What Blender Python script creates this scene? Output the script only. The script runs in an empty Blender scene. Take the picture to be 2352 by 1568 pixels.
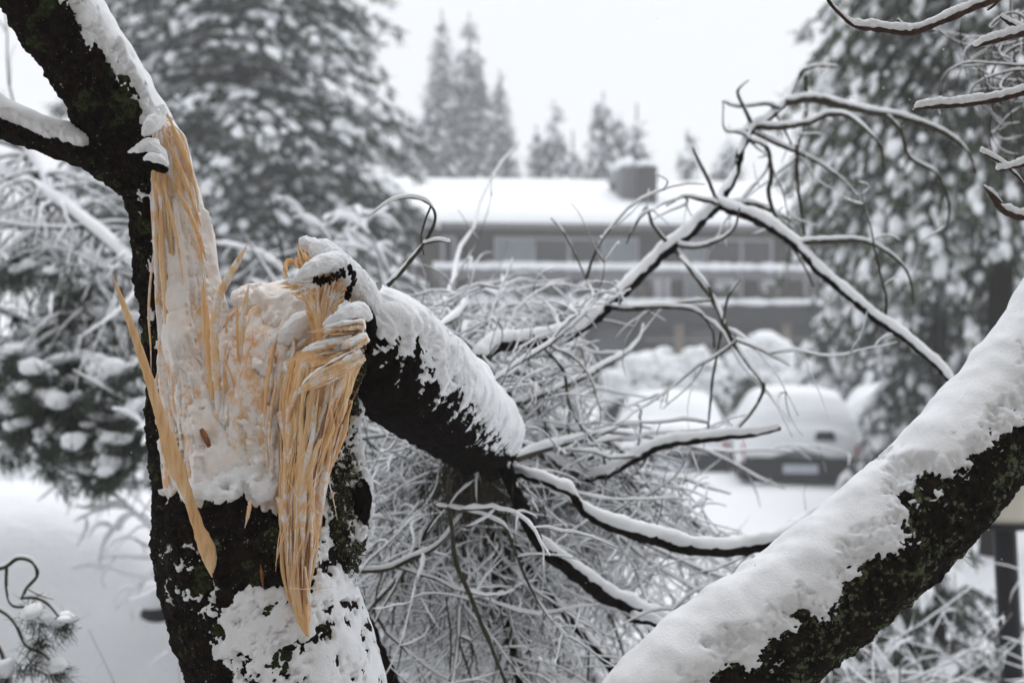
import bpy, math
import numpy as np
from mathutils import Vector
R = math.radians
rng = np.random.default_rng(11)
sc = bpy.context.scene

# ------------------------------------------------------------------ camera
F = 3267.0                      # focal length in units of a 2352 px wide frame
TILT = R(1.0)
CAM = np.array([0.0, 0.0, 2.46])
cd = bpy.data.cameras.new("camera"); cam = bpy.data.objects.new("camera", cd)
sc.collection.objects.link(cam); sc.camera = cam
cam.location = CAM; cam.rotation_euler = (R(90) - TILT, 0, 0)
cd.sensor_width = 36; cd.lens = 50; cd.clip_start = 0.05; cd.clip_end = 2000
cd.dof.use_dof = True; cd.dof.focus_distance = 1.83; cd.dof.aperture_fstop = 5.0
# ------------------------------------------------------------------ sky, sun, exposure
world = bpy.data.worlds.new("World"); sc.world = world; world.use_nodes = True
nt = world.node_tree; nt.nodes.clear()
N_, L_ = nt.nodes.new, nt.links.new
out = N_('ShaderNodeOutputWorld'); bg = N_('ShaderNodeBackground'); bg.inputs['Strength'].default_value = 0.1
sky = N_('ShaderNodeTexSky'); sky.sky_type = 'NISHITA'; sky.sun_disc = False
sky.sun_elevation = R(58); sky.sun_rotation = R(20); sky.dust_density = 5; sky.air_density = 1
tc = N_('ShaderNodeTexCoord'); sx = N_('ShaderNodeSeparateXYZ'); L_(tc.outputs['Generated'], sx.inputs[0])
mr = N_('ShaderNodeMapRange'); mr.inputs[1].default_value = 0.0; mr.inputs[2].default_value = 1.0
mr.inputs[3].default_value = 8.7; mr.inputs[4].default_value = 14.0     # even overcast, brighter overhead
L_(sx.outputs['Z'], mr.inputs[0])
cb = N_('ShaderNodeVectorMath'); cb.operation = 'SCALE'; cb.inputs[0].default_value = (0.965, 0.99, 1.025)
L_(mr.outputs[0], cb.inputs['Scale'])
mx = N_('ShaderNodeMix'); mx.data_type = 'RGBA'; mx.inputs[0].default_value = 0.95
L_(sky.outputs[0], mx.inputs[6]); L_(cb.outputs[0], mx.inputs[7])
L_(mx.outputs[2], bg.inputs['Color']); L_(bg.outputs[0], out.inputs[0])
sd = bpy.data.lights.new("sun", 'SUN'); sun = bpy.data.objects.new("sun", sd); sc.collection.objects.link(sun)
sd.energy = 0.9; sd.angle = R(40); sd.color = (1, 0.98, 0.95)
sun.rotation_euler = Vector((-math.sin(R(20)) * math.cos(R(58)), -math.cos(R(20)) * math.cos(R(58)), -math.sin(R(58)))).to_track_quat('-Z', 'Y').to_euler()
sc.view_settings.view_transform = 'Standard'; sc.view_settings.look = 'None'
sc.view_settings.exposure = 0.0; sc.view_settings.gamma = 1.0; sc.view_settings.use_curve_mapping = False
sc.cycles.max_bounces = 8; sc.cycles.volume_bounces = 2
sc.cycles.use_denoising = True

# ------------------------------------------------------------------ helpers
FW = np.array([0, math.cos(TILT), -math.sin(TILT)]); UP = np.array([0, math.sin(TILT), math.cos(TILT)]); RT = np.array([1.0, 0, 0])
def P(x, y, d): return CAM + d * (FW + (x - 1176) / F * RT + (784 - y) / F * UP)
def PS(pts): return np.array([P(*p[:3]) for p in pts])
def proj(V):
    q = V - CAM; z = q @ FW
    return 1176 + F * (q @ RT) / z, 784 - F * (q @ UP) / z
def sm(a, b, x):
    t = np.clip((x - a) / (b - a), 0, 1); return t * t * (3 - 2 * t)

def _h(ix, iy, iz, seed):
    n = (ix * 374761393 + iy * 668265263 + iz * 1274126177 + seed * 974634777) & 0xffffffff
    n = ((n ^ (n >> 13)) * 1103515245) & 0xffffffff
    n = ((n ^ (n >> 16)) * 2246822519) & 0xffffffff
    return ((n ^ (n >> 15)) & 0xffff) / 32767.5 - 1
def vn(p, seed=0):
    i = np.floor(p).astype(np.int64); f = p - i; f = f * f * (3 - 2 * f); r = 0
    for dx in (0, 1):
        wx = f[..., 0] if dx else 1 - f[..., 0]
        for dy in (0, 1):
            wy = f[..., 1] if dy else 1 - f[..., 1]
            for dz in (0, 1):
                wz = f[..., 2] if dz else 1 - f[..., 2]
                r = r + wx * wy * wz * _h(i[..., 0] + dx, i[..., 1] + dy, i[..., 2] + dz, seed)
    return r
def fbm(p, scale, octs=4, seed=0, gain=0.5):
    r = 0; a = 1; s = scale; t = 0
    for k in range(octs):
        r = r + a * vn(p * s + 17.3 * k, seed + k); t += a; a *= gain; s = s * 2.03
    return r / t

class MB:
    def __init__(s): s.v = []; s.f = []; s.n = 0
    def add(s, v, f):
        v = np.asarray(v, float).reshape(-1, 3); f = np.asarray(f, np.int64)
        s.v.append(v); s.f.append(f + s.n); s.n += len(v); return s
    def build(s, name, mat, parent=None, smooth=True):
        me = bpy.data.meshes.new(name)
        v = np.concatenate(s.v); vi = []; st = []; c = 0
        for f in s.f:
            k = f.shape[1]; vi.append(f.ravel()); st.append(c + np.arange(len(f)) * k); c += f.size
        vi = np.concatenate(vi); st = np.concatenate(st)
        me.vertices.add(len(v)); me.vertices.foreach_set('co', v.astype(np.float32).ravel())
        me.loops.add(len(vi)); me.loops.foreach_set('vertex_index', vi.astype(np.int32))
        me.polygons.add(len(st)); me.polygons.foreach_set('loop_start', st.astype(np.int32))
        me.polygons.foreach_set('use_smooth', np.full(len(st), smooth))
        me.update(calc_edges=True); me.validate()
        me.materials.append(mat)
        o = bpy.data.objects.new(name, me); sc.collection.objects.link(o)
        if parent is not None:
            o.parent = parent
            o.matrix_parent_inverse = root_of(parent)
        return o
def root_of(p):
    from mathutils import Matrix
    if p.parent is None: return Matrix.LocRotScale(p.location, p.rotation_euler, p.scale).inverted()
    return Matrix.Identity(4)
# meshes of children are written in world space; a sub-part shares its part's space
def thing(name, label, cat, loc=(0, 0, 0), group=None, rz=0):
    o = bpy.data.objects.new(name, None); sc.collection.objects.link(o); o.empty_display_size = .1
    o.location = [float(c) for c in loc]; o.rotation_euler = (0, 0, rz); o['label'] = label; o['category'] = cat
    if group: o['group'] = group
    return o
def sub(o, parent):      # world-space mesh made a child of a part that is itself parented with an inverse matrix
    o.parent = parent; o.matrix_parent_inverse.identity(); return o
def stuff(o): o['kind'] = 'stuff'; return o
def struct(o): o['kind'] = 'structure'; return o

def gfaces(n, m, closed=True):
    i = np.arange(n - 1)[:, None]; j = np.arange(m if closed else m - 1)[None, :]; j2 = (j + 1) % m
    return np.stack([i * m + j, i * m + j2, (i + 1) * m + j2, (i + 1) * m + j], -1).reshape(-1, 4)
def spline(p, n, w=None):
    p = np.asarray(p, float); k = len(p)
    q = np.vstack([2 * p[0] - p[1], p, 2 * p[-1] - p[-2]])
    t = np.linspace(0, k - 1, n) if w is None else w
    i = np.minimum(t.astype(int), k - 2); f = (t - i)[:, None]
    a, b, c, d = q[i], q[i + 1], q[i + 2], q[i + 3]
    return 0.5 * ((2 * b) + (c - a) * f + (2 * a - 5 * b + 4 * c - d) * f ** 2 + (3 * b - a - 3 * c + d) * f ** 3)
def nrm(a): return a / np.maximum(np.linalg.norm(a, axis=-1, keepdims=True), 1e-9)
def frames(c, ref=(0, 0, 1)):
    t = nrm(np.gradient(c, axis=0)); a = np.zeros_like(c); r = np.array(ref, float)
    r = r - t[0] * (r @ t[0])
    if np.linalg.norm(r) < 1e-3: r = np.array([0, 1, 0.0])
    for k in range(len(c)):
        r = r - t[k] * (r @ t[k]); r = r / np.linalg.norm(r); a[k] = r
    return t, a, np.cross(t, a)
class Grid:          # closed cross-sections along a line
    def __init__(g, c, A, B, m, power=1.0):
        th = np.linspace(0, 2 * np.pi, m, endpoint=False); co, si = np.cos(th), np.sin(th)
        co = np.sign(co) * abs(co) ** power; si = np.sign(si) * abs(si) ** power
        g.V = c[:, None] + A[:, None] * co[None, :, None] + B[:, None] * si[None, :, None]
        g.n, g.m = len(c), m
        g.S = np.concatenate([[0], np.cumsum(np.linalg.norm(np.diff(c, axis=0), axis=1))])[:, None] + 0 * th[None]
        g.T = th[None] + 0 * g.S
        g.r = (np.linalg.norm(A, axis=1) + np.linalg.norm(B, axis=1))[:, None] / 2
        g.F = gfaces(g.n, m); g.c = c; g.renorm()
    def renorm(g):
        du = np.roll(g.V, -1, 1) - np.roll(g.V, 1, 1); dv = np.gradient(g.V, axis=0)
        N = nrm(np.cross(du, dv)); o = g.V - g.c[:, None]
        s = np.sign(np.mean(np.sum(N * o, -1))); g.N = N * s; g.flip = s < 0
    def push(g, d, low=None):
        if low is not None: g.low = low; g.V0 = g.V.copy(); d = d + low
        g.V = g.V + g.N * d[..., None]; return g
    def snow(g, c, h, m, parent):       # snow lies on the smooth form, rough bark pokes through where it is thin
        sv = g.V; g.V = g.V0; off = g.low + np.where(c > 0, h, -.012); b = g.mb(off, keep=c > 0); g.V = sv
        return b.build('snow', m, parent)
    def cyl(g, fs, ft):   # coordinates for grain: along, around
        return np.stack([g.S * fs, np.cos(g.T) * g.r * ft, np.sin(g.T) * g.r * ft], -1)
    def mb(g, off=None, keep=None, caps=True):
        V = g.V if off is None else g.V + g.N * off[..., None]
        f = g.F
        if keep is not None:
            k = keep.ravel(); f = f[k[f].any(1)]
        b = MB(); b.add(V, f[:, ::-1] if g.flip else f)
        if caps and keep is None:
            for row in (0, g.n - 1):
                cc = V[row].mean(0, keepdims=True); idx = np.arange(g.m)
                b.add(np.vstack([V[row], cc]), np.stack([idx, (idx + 1) % g.m, np.full(g.m, g.m)], 1))
        return b
def htube(pts, rad, m, ds=0.0026, far=0.03, flat=1.0):
    """fine tube along world points; finer where the frame shows it"""
    pts = np.asarray(pts, float); rad = np.asarray(rad, float)[:, None]
    full = spline(np.hstack([pts, rad]), 40 * len(pts))
    seg = np.linalg.norm(np.diff(full[:, :3], axis=0), axis=1)
    x, y = proj(full[:-1, :3]); ins = (x > -120) & (x < 2480) & (y > -150) & (y < 1700)
    dens = np.where(ins, 1 / ds, 1 / far) * seg; cum = np.concatenate([[0], np.cumsum(dens)])
    n = int(cum[-1]) + 2; t = np.interp(np.linspace(0, cum[-1], n), cum, np.linspace(0, 1, len(full)))
    q = np.stack([np.interp(t, np.linspace(0, 1, len(full)), full[:, k]) for k in range(4)], 1)
    _, a, b = frames(q[:, :3]); r = q[:, 3:4]
    return Grid(q[:, :3], a * r, b * r * flat, m)
def loft(rows, n, m, power=0.85):
    """rows (y, xl, xr, depth, half thickness) -> closed sections lying level"""
    A = np.array([[*P((r[1] + r[2]) / 2, r[0], r[3]), (r[2] - r[1]) / 2 / F * r[3], r[4]] for r in rows])
    q = spline(A, n); q[:, 3:] = np.maximum(q[:, 3:], 0.0015)
    a = np.zeros((n, 3)); a[:, 0] = q[:, 3]; b = np.zeros((n, 3)); b[:, 1] = -q[:, 4]
    return Grid(q[:, :3], a, b, m, power)
def batch(pts, rad, sides, ref=(0.31, 0.9, 0.17)):
    """many thin tubes at once: pts (T,K,3), rad (T,K)"""
    T, K, _ = pts.shape; t = nrm(np.gradient(pts, axis=1)); r = nrm(np.array(ref, float))
    a = nrm(np.cross(t, r)); b = np.cross(t, a)
    th = np.linspace(0, 2 * np.pi, sides, endpoint=False)
    V = pts[:, :, None] + rad[:, :, None, None] * (a[:, :, None] * np.cos(th)[:, None] + b[:, :, None] * np.sin(th)[:, None])
    f = gfaces(K, sides); f = (f[None] + (np.arange(T) * K * sides)[:, None, None]).reshape(-1, 4)
    return V.reshape(-1, 3), f
def snow_line(pts, rad, k, lump=0.3):
    """snow lying along the top of thin branches"""
    t = nrm(np.gradient(pts, axis=1)); hz = np.sqrt(np.clip(1 - t[..., 2] ** 2, 0, 1))
    s = (rad * 0.75 + k * (.35 + .65 * rad / rad.max(axis=1, keepdims=True))) * np.clip(hz * 1.25 - 0.2, 0.15, 1) * (1 + lump * rng.uniform(-1, 1, rad.shape))
    s[:, 0] *= 0.4; s[:, -1] *= 0.4
    c = pts + np.array([0, 0, 1.0]) * (rad * 0.55 + s * 0.55)[..., None]
    return c, s
def grow(p0, d0, L, K, droop=0.0, wob=0.25, curl=0.0):
    T = len(p0); pts = np.zeros((T, K, 3)); p = p0.copy(); d = nrm(d0.copy()); pts[:, 0] = p
    ax = nrm(rng.normal(size=(T, 3)))
    for k in range(1, K):
        d = nrm(d + rng.normal(size=(T, 3)) * wob + np.array([0, 0, -1.0]) * np.reshape(droop, (-1, 1)) / K + np.cross(ax, d) * curl / K)
        p = p + d * np.reshape(L, (-1, 1)) / (K - 1); pts[:, k] = p
    return pts
def taper(r0, r1, K): return np.reshape(r0, (-1, 1)) * (1 - np.linspace(0, 1, K)) + np.reshape(r1, (-1, 1)) * np.linspace(0, 1, K)
def onpts(pts, n, lo=0.1, hi=1.0):
    T, K, _ = pts.shape; i = np.repeat(np.arange(T), n); u = rng.uniform(lo, hi, len(i)) * (K - 1.001)
    k = u.astype(int); f = (u - k)[:, None]
    p = pts[i, k] * (1 - f) + pts[i, k + 1] * f
    return i, p, nrm(pts[i, k + 1] - pts[i, k]), u / (K - 1)
def box(mb, c, s, M=None, bev=0):
    c = np.array(c, float); s = np.array(s, float) / 2
    v = np.array([[x, y, z] for x in (-1, 1) for y in (-1, 1) for z in (-1, 1)], float) * s + c
    if M is not None: v = M(v)
    mb.add(v, [[0, 1, 3, 2], [4, 6, 7, 5], [0, 4, 5, 1], [2, 3, 7, 6], [0, 2, 6, 4], [1, 5, 7, 3]]); return mb
ph = (1 + 5 ** .5) / 2
IV = nrm(np.array([[-1, ph, 0], [1, ph, 0], [-1, -ph, 0], [1, -ph, 0], [0, -1, ph], [0, 1, ph], [0, -1, -ph], [0, 1, -ph], [ph, 0, -1], [ph, 0, 1], [-ph, 0, -1], [-ph, 0, 1]]))
IF = np.array([[0, 11, 5], [0, 5, 1], [0, 1, 7], [0, 7, 10], [0, 10, 11], [1, 5, 9], [5, 11, 4], [11, 10, 2], [10, 7, 6], [7, 1, 8], [3, 9, 4], [3, 4, 2], [3, 2, 6], [3, 6, 8], [3, 8, 9], [4, 9, 5], [2, 4, 11], [6, 2, 10], [8, 6, 7], [9, 8, 1]])
def subdiv(V, Fc):
    V = list(map(tuple, V)); d = {}; o = []
    def mid(a, b):
        k = (min(a, b), max(a, b))
        if k not in d:
            q = np.array(V[a]) + np.array(V[b]); V.append(tuple(q / np.linalg.norm(q))); d[k] = len(V) - 1
        return d[k]
    for a, b, c in Fc:
        x, y, z = mid(a, b), mid(b, c), mid(c, a); o += [[a, x, z], [b, y, x], [c, z, y], [x, y, z]]
    return np.array(V), np.array(o)
IV2, IF2 = subdiv(IV, IF); IV3, IF3 = subdiv(IV2, IF2)
def blobs(mb, C, Sz, az, tilt, V0=IV2, F0=IF2, jit=0.22):
    """irregular lumps: centres C (n,3), sizes (n,3), heading, downward tilt"""
    n = len(C); v = V0[None] * (1 + jit * rng.uniform(-1, 1, (n, len(V0), 1))) * Sz[:, None]
    ct, st = np.cos(tilt)[:, None], np.sin(tilt)[:, None]
    x = v[..., 0] * ct + v[..., 2] * st; z = -v[..., 0] * st + v[..., 2] * ct
    ca, sa = np.cos(az)[:, None], np.sin(az)[:, None]
    w = np.stack([x * ca - v[..., 1] * sa, x * sa + v[..., 1] * ca, z], -1) + C[:, None]
    f = (F0[None] + (np.arange(n) * len(V0))[:, None, None]).reshape(-1, 3); mb.add(w, f)
def tufts(mb, C, D, nn, ln, wd, spread=0.9, down=0.25):
    """needle sprays: nn thin blades from every centre C round direction D"""
    n = len(C); c = np.repeat(C, nn, 0) + rng.normal(size=(n * nn, 3)) * np.repeat(np.reshape(ln, (-1, 1)) if np.ndim(ln) else np.full((n, 1), ln), nn, 0) * 0.25
    d = nrm(np.repeat(D, nn, 0) + rng.normal(size=(n * nn, 3)) * spread + np.array([0, 0, -down]))
    l = np.repeat(np.broadcast_to(ln, (n,)), nn)[:, None] * rng.uniform(.6, 1.2, (n * nn, 1))
    s = nrm(np.cross(d, rng.normal(size=(n * nn, 3)))) * wd
    v = np.stack([c - s, c + s, c + d * l + s * .25, c + d * l - s * .25], 1)
    mb.add(v, np.arange(n * nn * 4).reshape(-1, 4))

# ------------------------------------------------------------------ materials
def mat(name, rough=0.9, spec=0.2):
    m = bpy.data.materials.new(name); m.use_nodes = True; t = m.node_tree
    b = t.nodes['Principled BSDF']; b.inputs['Roughness'].default_value = rough
    b.inputs['Specular IOR Level'].default_value = spec
    return m, t, b
def nz(t, scale, detail=4, vec=None, rough=0.55):
    n = t.nodes.new('ShaderNodeTexNoise'); n.inputs['Scale'].default_value = scale; n.inputs['Detail'].default_value = detail
    n.inputs['Roughness'].default_value = rough
    if vec is None:
        tc = t.nodes.new('ShaderNodeTexCoord'); vec = tc.outputs['Object']
    t.links.new(vec, n.inputs['Vector']); return n.outputs['Fac']
def ramp(t, fac, stops):
    r = t.nodes.new('ShaderNodeValToRGB'); e = r.color_ramp.elements
    e[0].position, e[0].color = stops[0][0], (*stops[0][1], 1); e[1].position, e[1].color = stops[-1][0], (*stops[-1][1], 1)
    for p, c in stops[1:-1]:
        k = e.new(p); k.color = (*c, 1)
    t.links.new(fac, r.inputs[0]); return r.outputs[0]
def mixc(t, fac, a, b):
    m = t.nodes.new('ShaderNodeMix'); m.data_type = 'RGBA'
    for v, k in ((fac, 0), (a, 6), (b, 7)):
        if isinstance(v, (int, float)): m.inputs[k].default_value = v
        elif isinstance(v, tuple): m.inputs[k].default_value = (*v, 1)
        else: t.links.new(v, m.inputs[k])
    return m.outputs[2]
def bump(t, b, h, dist, strength=1.0):
    n = t.nodes.new('ShaderNodeBump'); n.inputs['Distance'].default_value = dist; n.inputs['Strength'].default_value = strength
    t.links.new(h, n.inputs['Height']); t.links.new(n.outputs[0], b.inputs['Normal'])
def flat(name, col, rough=0.8, var=0.25, scale=6, spec=0.2, metal=0):
    m, t, b = mat(name, rough, spec); c = ramp(t, nz(t, scale, 4), [(0.3, tuple(x * (1 - var) for x in col)), (0.7, tuple(min(1, x * (1 + var)) for x in col))])
    t.links.new(c, b.inputs['Base Color']); b.inputs['Metallic'].default_value = metal; return m
def snow_mat(name, scale, dist, col=(0.86, 0.875, 0.90), sss=0.0):
    m, t, b = mat(name, 0.75, 0.25)
    t.links.new(ramp(t, nz(t, scale * .4, 4), [(0.25, tuple(c * .95 for c in col)), (0.7, col)]), b.inputs['Base Color'])
    bump(t, b, nz(t, scale, 6, rough=.7), dist)
    if sss:
        b.inputs['Subsurface Weight'].default_value = 1; b.inputs['Subsurface Radius'].default_value = (1, .9, .8); b.inputs['Subsurface Scale'].default_value = sss
    return m
M = {}
M['snow_near'] = snow_mat('near_snow', 300, 0.0016)
M['snow_twig'] = snow_mat('twig_snow', 150, 0.002)
M['snow_wood'] = None
M['snow_far'] = snow_mat('far_snow', 9, 0.02)
M['snow_ground'] = snow_mat('ground_snow', 1.3, 0.05)
def bark_mat(name, lichen, moss, dark=(0.004, 0.003, 0.003), brown=(0.030, 0.020, 0.014), dust=0.0):
    m, t, b = mat(name, 0.95, 0.06)
    c = ramp(t, nz(t, 90, 6, rough=.65), [(0.35, dark), (0.62, brown), (0.8, tuple(x * 2.0 for x in brown))])
    if moss: c = mixc(t, ramp(t, nz(t, 24, 4), [(0.52 - moss * .1, (0, 0, 0)), (0.62, (1, 1, 1))]), c, ramp(t, nz(t, 160, 3), [(0.3, (0.012, 0.018, 0.006)), (0.7, (0.085, 0.10, 0.04))]))
    if lichen:
        a = nz(t, 30, 5, rough=.7); bb = nz(t, 9, 2)
        ad = t.nodes.new('ShaderNodeMath'); ad.operation = 'ADD'; t.links.new(a, ad.inputs[0]); t.links.new(bb, ad.inputs[1])
        c = mixc(t, ramp(t, ad.outputs[0], [(1.13 - lichen * .1, (0, 0, 0)), (1.17 - lichen * .1, (1, 1, 1))]) if False else ramp(t, ad.outputs[0], [(0.97, (0, 0, 0)), (1.0, (1, 1, 1))]), c, c)
        vo = t.nodes.new('ShaderNodeTexVoronoi'); vo.inputs['Scale'].default_value = 120
        tcn = t.nodes.new('ShaderNodeTexCoord'); t.links.new(tcn.outputs['Object'], vo.inputs['Vector'])
        mu = t.nodes.new('ShaderNodeMath'); mu.operation = 'MULTIPLY_ADD'; mu.inputs[1].default_value = -0.16
        t.links.new(vo.outputs['Distance'], mu.inputs[0]); t.links.new(nz(t, 26, 8, rough=.85), mu.inputs[2])
        fac = ramp(t, mu.outputs[0], [(0.495 - lichen * .03, (0, 0, 0)), (0.54 - lichen * .03, (1, 1, 1))])
        c = mixc(t, fac, c, ramp(t, nz(t, 120, 4), [(0.3, (0.07, 0.085, 0.04)), (0.7, (0.26, 0.29, 0.17))]))
    if dust: c = mixc(t, ramp(t, nz(t, 260, 5, rough=.75), [(0.62 - dust * .1, (0, 0, 0)), (0.66 - dust * .1, (1, 1, 1))]), c, (0.8, 0.82, 0.85))
    t.links.new(c, b.inputs['Base Color']); bump(t, b, nz(t, 120, 8, rough=.8), 0.012)
    return m
M['bark'] = bark_mat('rough_bark', 0.0, -0.6, dust=-.25)
M['bark_dark'] = bark_mat('dark_bark', 0, 0, brown=(0.016, 0.010, 0.007))
M['bark_moss'] = bark_mat('mossy_bark', 0.6, 1.2, dust=.25, brown=(0.045, 0.032, 0.022))
M['bark_lichen'] = bark_mat('lichen_bark', 1.25, 0.0, brown=(0.035, 0.026, 0.018))
M['twig'] = flat('twig_bark', (0.048, 0.043, 0.030), var=.5, scale=60)
M['twig_brown'] = flat('brown_twig_bark', (0.05, 0.03, 0.024), var=.5, scale=90)
def wood_mat(name, a, bcol, dust, streak=(60, 60, 5)):
    m, t, b = mat(name, 0.7, 0.25)
    tc = t.nodes.new('ShaderNodeTexCoord'); mp = t.nodes.new('ShaderNodeMapping'); mp.inputs['Scale'].default_value = streak
    t.links.new(tc.outputs['Object'], mp.inputs[0])
    g = nz(t, 2.2, 7, mp.outputs[0], .7)
    c = ramp(t, g, [(0.3, tuple(x * .55 for x in bcol)), (0.45, bcol), (0.68, a)])
    c = mixc(t, ramp(t, nz(t, 14, 3), [(0.4, (0, 0, 0)), (0.75, (.6, .6, .6))]), c, tuple(x * k for x, k in zip(bcol, (1, .8, .6))))
    if dust: c = mixc(t, ramp(t, nz(t, 45, 7, rough=.75), [(0.52 - dust * .2, (0, 0, 0)), (0.60 - dust * .1, (1, 1, 1))]), c, (0.84, 0.80, 0.78))
    t.links.new(c, b.inputs['Base Color']); bump(t, b, g, 0.003); return m
M['wood'] = wood_mat('fresh_torn_wood', (0.86, 0.65, 0.41), (0.74, 0.47, 0.24), 0)
M['wood_dusty'] = wood_mat('snow_dusted_wood', (0.88, 0.64, 0.40), (0.74, 0.46, 0.24), .55)
M['wood_pale'] = wood_mat('pale_wood', (0.90, 0.70, 0.47), (0.80, 0.54, 0.30), .25)
M['wood_end'] = wood_mat('red_heartwood', (0.42, 0.20, 0.09), (0.24, 0.09, 0.035), 0, (30, 30, 30))
def wood_snow():
    m, t, b = mat('thin_snow_over_wood', 0.75, 0.25); a = nz(t, 38, 6, rough=.75)
    t.links.new(ramp(t, a, [(0.30, (0.88, 0.70, 0.56)), (0.42, (0.89, 0.81, 0.755)), (0.56, (0.88, 0.86, 0.85))]), b.inputs['Base Color']); bump(t, b, nz(t, 260, 6, rough=.75), .0018); return m
M['snow_wood'] = wood_snow()
M['needle'] = flat('dark_needles', (0.045, 0.056, 0.040), var=.5, scale=4)
M['needle_far'] = flat('far_needles', (0.05, 0.058, 0.05), var=.4, scale=2)
M['needle_green'] = flat('green_needles', (0.07, 0.085, 0.05), var=.5, scale=3)

# ------------------------------------------------------------------ ground and air
gx = np.concatenate([-np.geomspace(400, 12, 40), np.linspace(-11.5, 11.5, 70), np.geomspace(12, 400, 40)])
gy = np.concatenate([np.linspace(-60, -2, 15), np.linspace(-1, 50, 160), np.geomspace(51, 900, 30)])
X, Y = np.meshgrid(gx, gy); G = np.stack([X, Y, 0 * X], -1)
G[..., 2] = fbm(G, 0.5, 3, 5) * 0.07 + fbm(G, 2.0, 2, 9) * 0.02
gm = MB(); gm.add(G, gfaces(len(gy), len(gx), False)[:, ::-1]); go = struct(gm.build('ground', M['snow_ground']))
go['label'] = 'snow covered ground of the yard and car park'
hz = MB(); box(hz, (0, 62, 12), (200, 240, 26.6)); hm = bpy.data.materials.new('haze_air'); hm.use_nodes = True
ht = hm.node_tree; ht.nodes.clear(); ho = ht.nodes.new('ShaderNodeOutputMaterial'); hv = ht.nodes.new('ShaderNodeVolumePrincipled')
hv.inputs['Density'].default_value = 0.0034; hv.inputs['Color'].default_value = (0.97, 0.98, 1, 1); hv.inputs['Anisotropy'].default_value = 0.0
ht.links.new(hv.outputs[0], ho.inputs['Volume'])
ho_ = stuff(hz.build('haze', hm, smooth=False)); ho_['label'] = 'pale snowy haze filling the air'; ho_['category'] = 'haze'

# ------------------------------------------------------------------ apartment house
HA = R(8.0); HO = np.array([0.0, 44.0, 0.0])
def HM(v):
    v = np.asarray(v, float); c, s = math.cos(HA), math.sin(HA)
    return np.stack([v[..., 0] * c - v[..., 1] * s, v[..., 0] * s + v[..., 1] * c, v[..., 2]], -1) + HO
def hx(px, y=0.0):     # photo column -> distance along the house, y metres behind its front
    k = (px - 1176) / F; c, s = math.cos(HA), math.sin(HA)
    return (k * (44.0 + y * c) + y * s) / (c - k * s)
M['siding'] = flat('brown_siding', (0.075, 0.056, 0.044), var=.2, scale=3)
M['house_dark'] = flat('dark_cladding', (0.014, 0.013, 0.016), var=.2)  # even near-black colour of ground floor, balcony floor and fascia
M['frame'] = flat('grey_window_frame', (0.62, 0.61, 0.65), .5, .05)
M['curtain'] = flat('pale_curtain', (0.42, 0.48, 0.50), .9, .1)
M['glass'] = flat('dark_window_glass', (0.02, 0.022, 0.03), .08, .2, spec=.5)
M['chimney_dark'] = flat('dark_chimney_cladding', (0.05, 0.045, 0.05), var=.15)
M['chimney_pale'] = flat('grey_chimney_cladding', (0.15, 0.145, 0.155), var=.1)
M['post'] = flat('brown_post', (0.14, 0.115, 0.09))
house = thing('apartment_house', 'long two-storey brown apartment house with snow-covered roof and balcony', 'house', HO, rz=0)
L0, L1 = -14.0, 24.0
w = MB()
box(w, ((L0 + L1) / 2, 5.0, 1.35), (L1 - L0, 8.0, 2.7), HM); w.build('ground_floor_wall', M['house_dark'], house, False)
# upper wall made of panels between openings
opens = [(1018, 1056, 5.0, 3.4), (1143, 1485, 5.0, 2.9), (1588, 1800, 5.0, 2.9), (1870, 2080, 5.0, 2.9), (860, 960, 5.0, 3.4)]
edges = sorted([(hx(a), hx(b), t, s) for a, b, t, s in opens])
w = MB(); x0 = L0
for a, b, t, s in edges:
    box(w, ((x0 + a) / 2, 5.1, 4.06), (a - x0, 8.0, 2.40), HM)
    box(w, ((a + b) / 2, 5.1, (t + 5.26) / 2), (b - a, 8.0, 5.26 - t), HM)
    if s > 2.95: box(w, ((a + b) / 2, 5.1, (2.86 + s) / 2), (b - a, 8.0, s - 2.86), HM)
    box(w, ((a + b) / 2, 5.5, 4.0), (b - a - .01, 7.0, 2.1), HM)
    x0 = b
box(w, ((x0 + L1) / 2, 5.1, 4.06), (L1 - x0, 8.0, 2.40), HM)
w.build('wall', M['siding'], house, False)
def siding_strips():
    mb = MB()
    for a, b in ((1060, 1140), (1488, 1586)):
        for k in range(9):
            u = hx(a) + (hx(b) - hx(a)) * (k + .5) / 9; box(mb, (u, 1.085, 4.0), (.03, .03, 2.2), HM)
    return mb
stuff(siding_strips().build('siding_batten', M['siding'], house, False))
def window(xs, cols, z0, z1):
    a, b = hx(xs[0]), hx(xs[-1]); fr = MB(); t = .09
    box(fr, ((a + b) / 2, 1.06, z1 - t / 2), (b - a, .12, t), HM); box(fr, ((a + b) / 2, 1.06, z0 + t / 2), (b - a, .12, t), HM)
    for x in xs:
        u = hx(x); u = min(max(u, a + t / 2), b - t / 2); box(fr, (u, 1.055, (z0 + z1) / 2), (t, .13, z1 - z0 - 2 * t - .004), HM)
    f = fr.build('window', M['frame'], house, False)
    for k, c in enumerate(cols):
        g = MB(); u0, u1 = hx(xs[k]), hx(xs[k + 1]); box(g, ((u0 + u1) / 2, 1.12, (z0 + z1) / 2), (u1 - u0 - .03, .03, z1 - z0 - .06), HM)
        p = g.build('pane', M[c], None, False); p.parent = f; p['label'] = 'pane with pale curtain behind' if c == 'curtain' else 'dark window pane'
window((1145, 1237, 1320, 1398, 1483), ('curtain', 'glass', 'glass', 'curtain'), 2.92, 4.98)
window((1020, 1054), ('glass',), 3.42, 4.98)
window((1590, 1640, 1724, 1798), ('curtain', 'glass', 'glass'), 2.92, 4.98)
window((1872, 1975, 2078), ('glass', 'curtain'), 2.92, 4.98)
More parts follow.
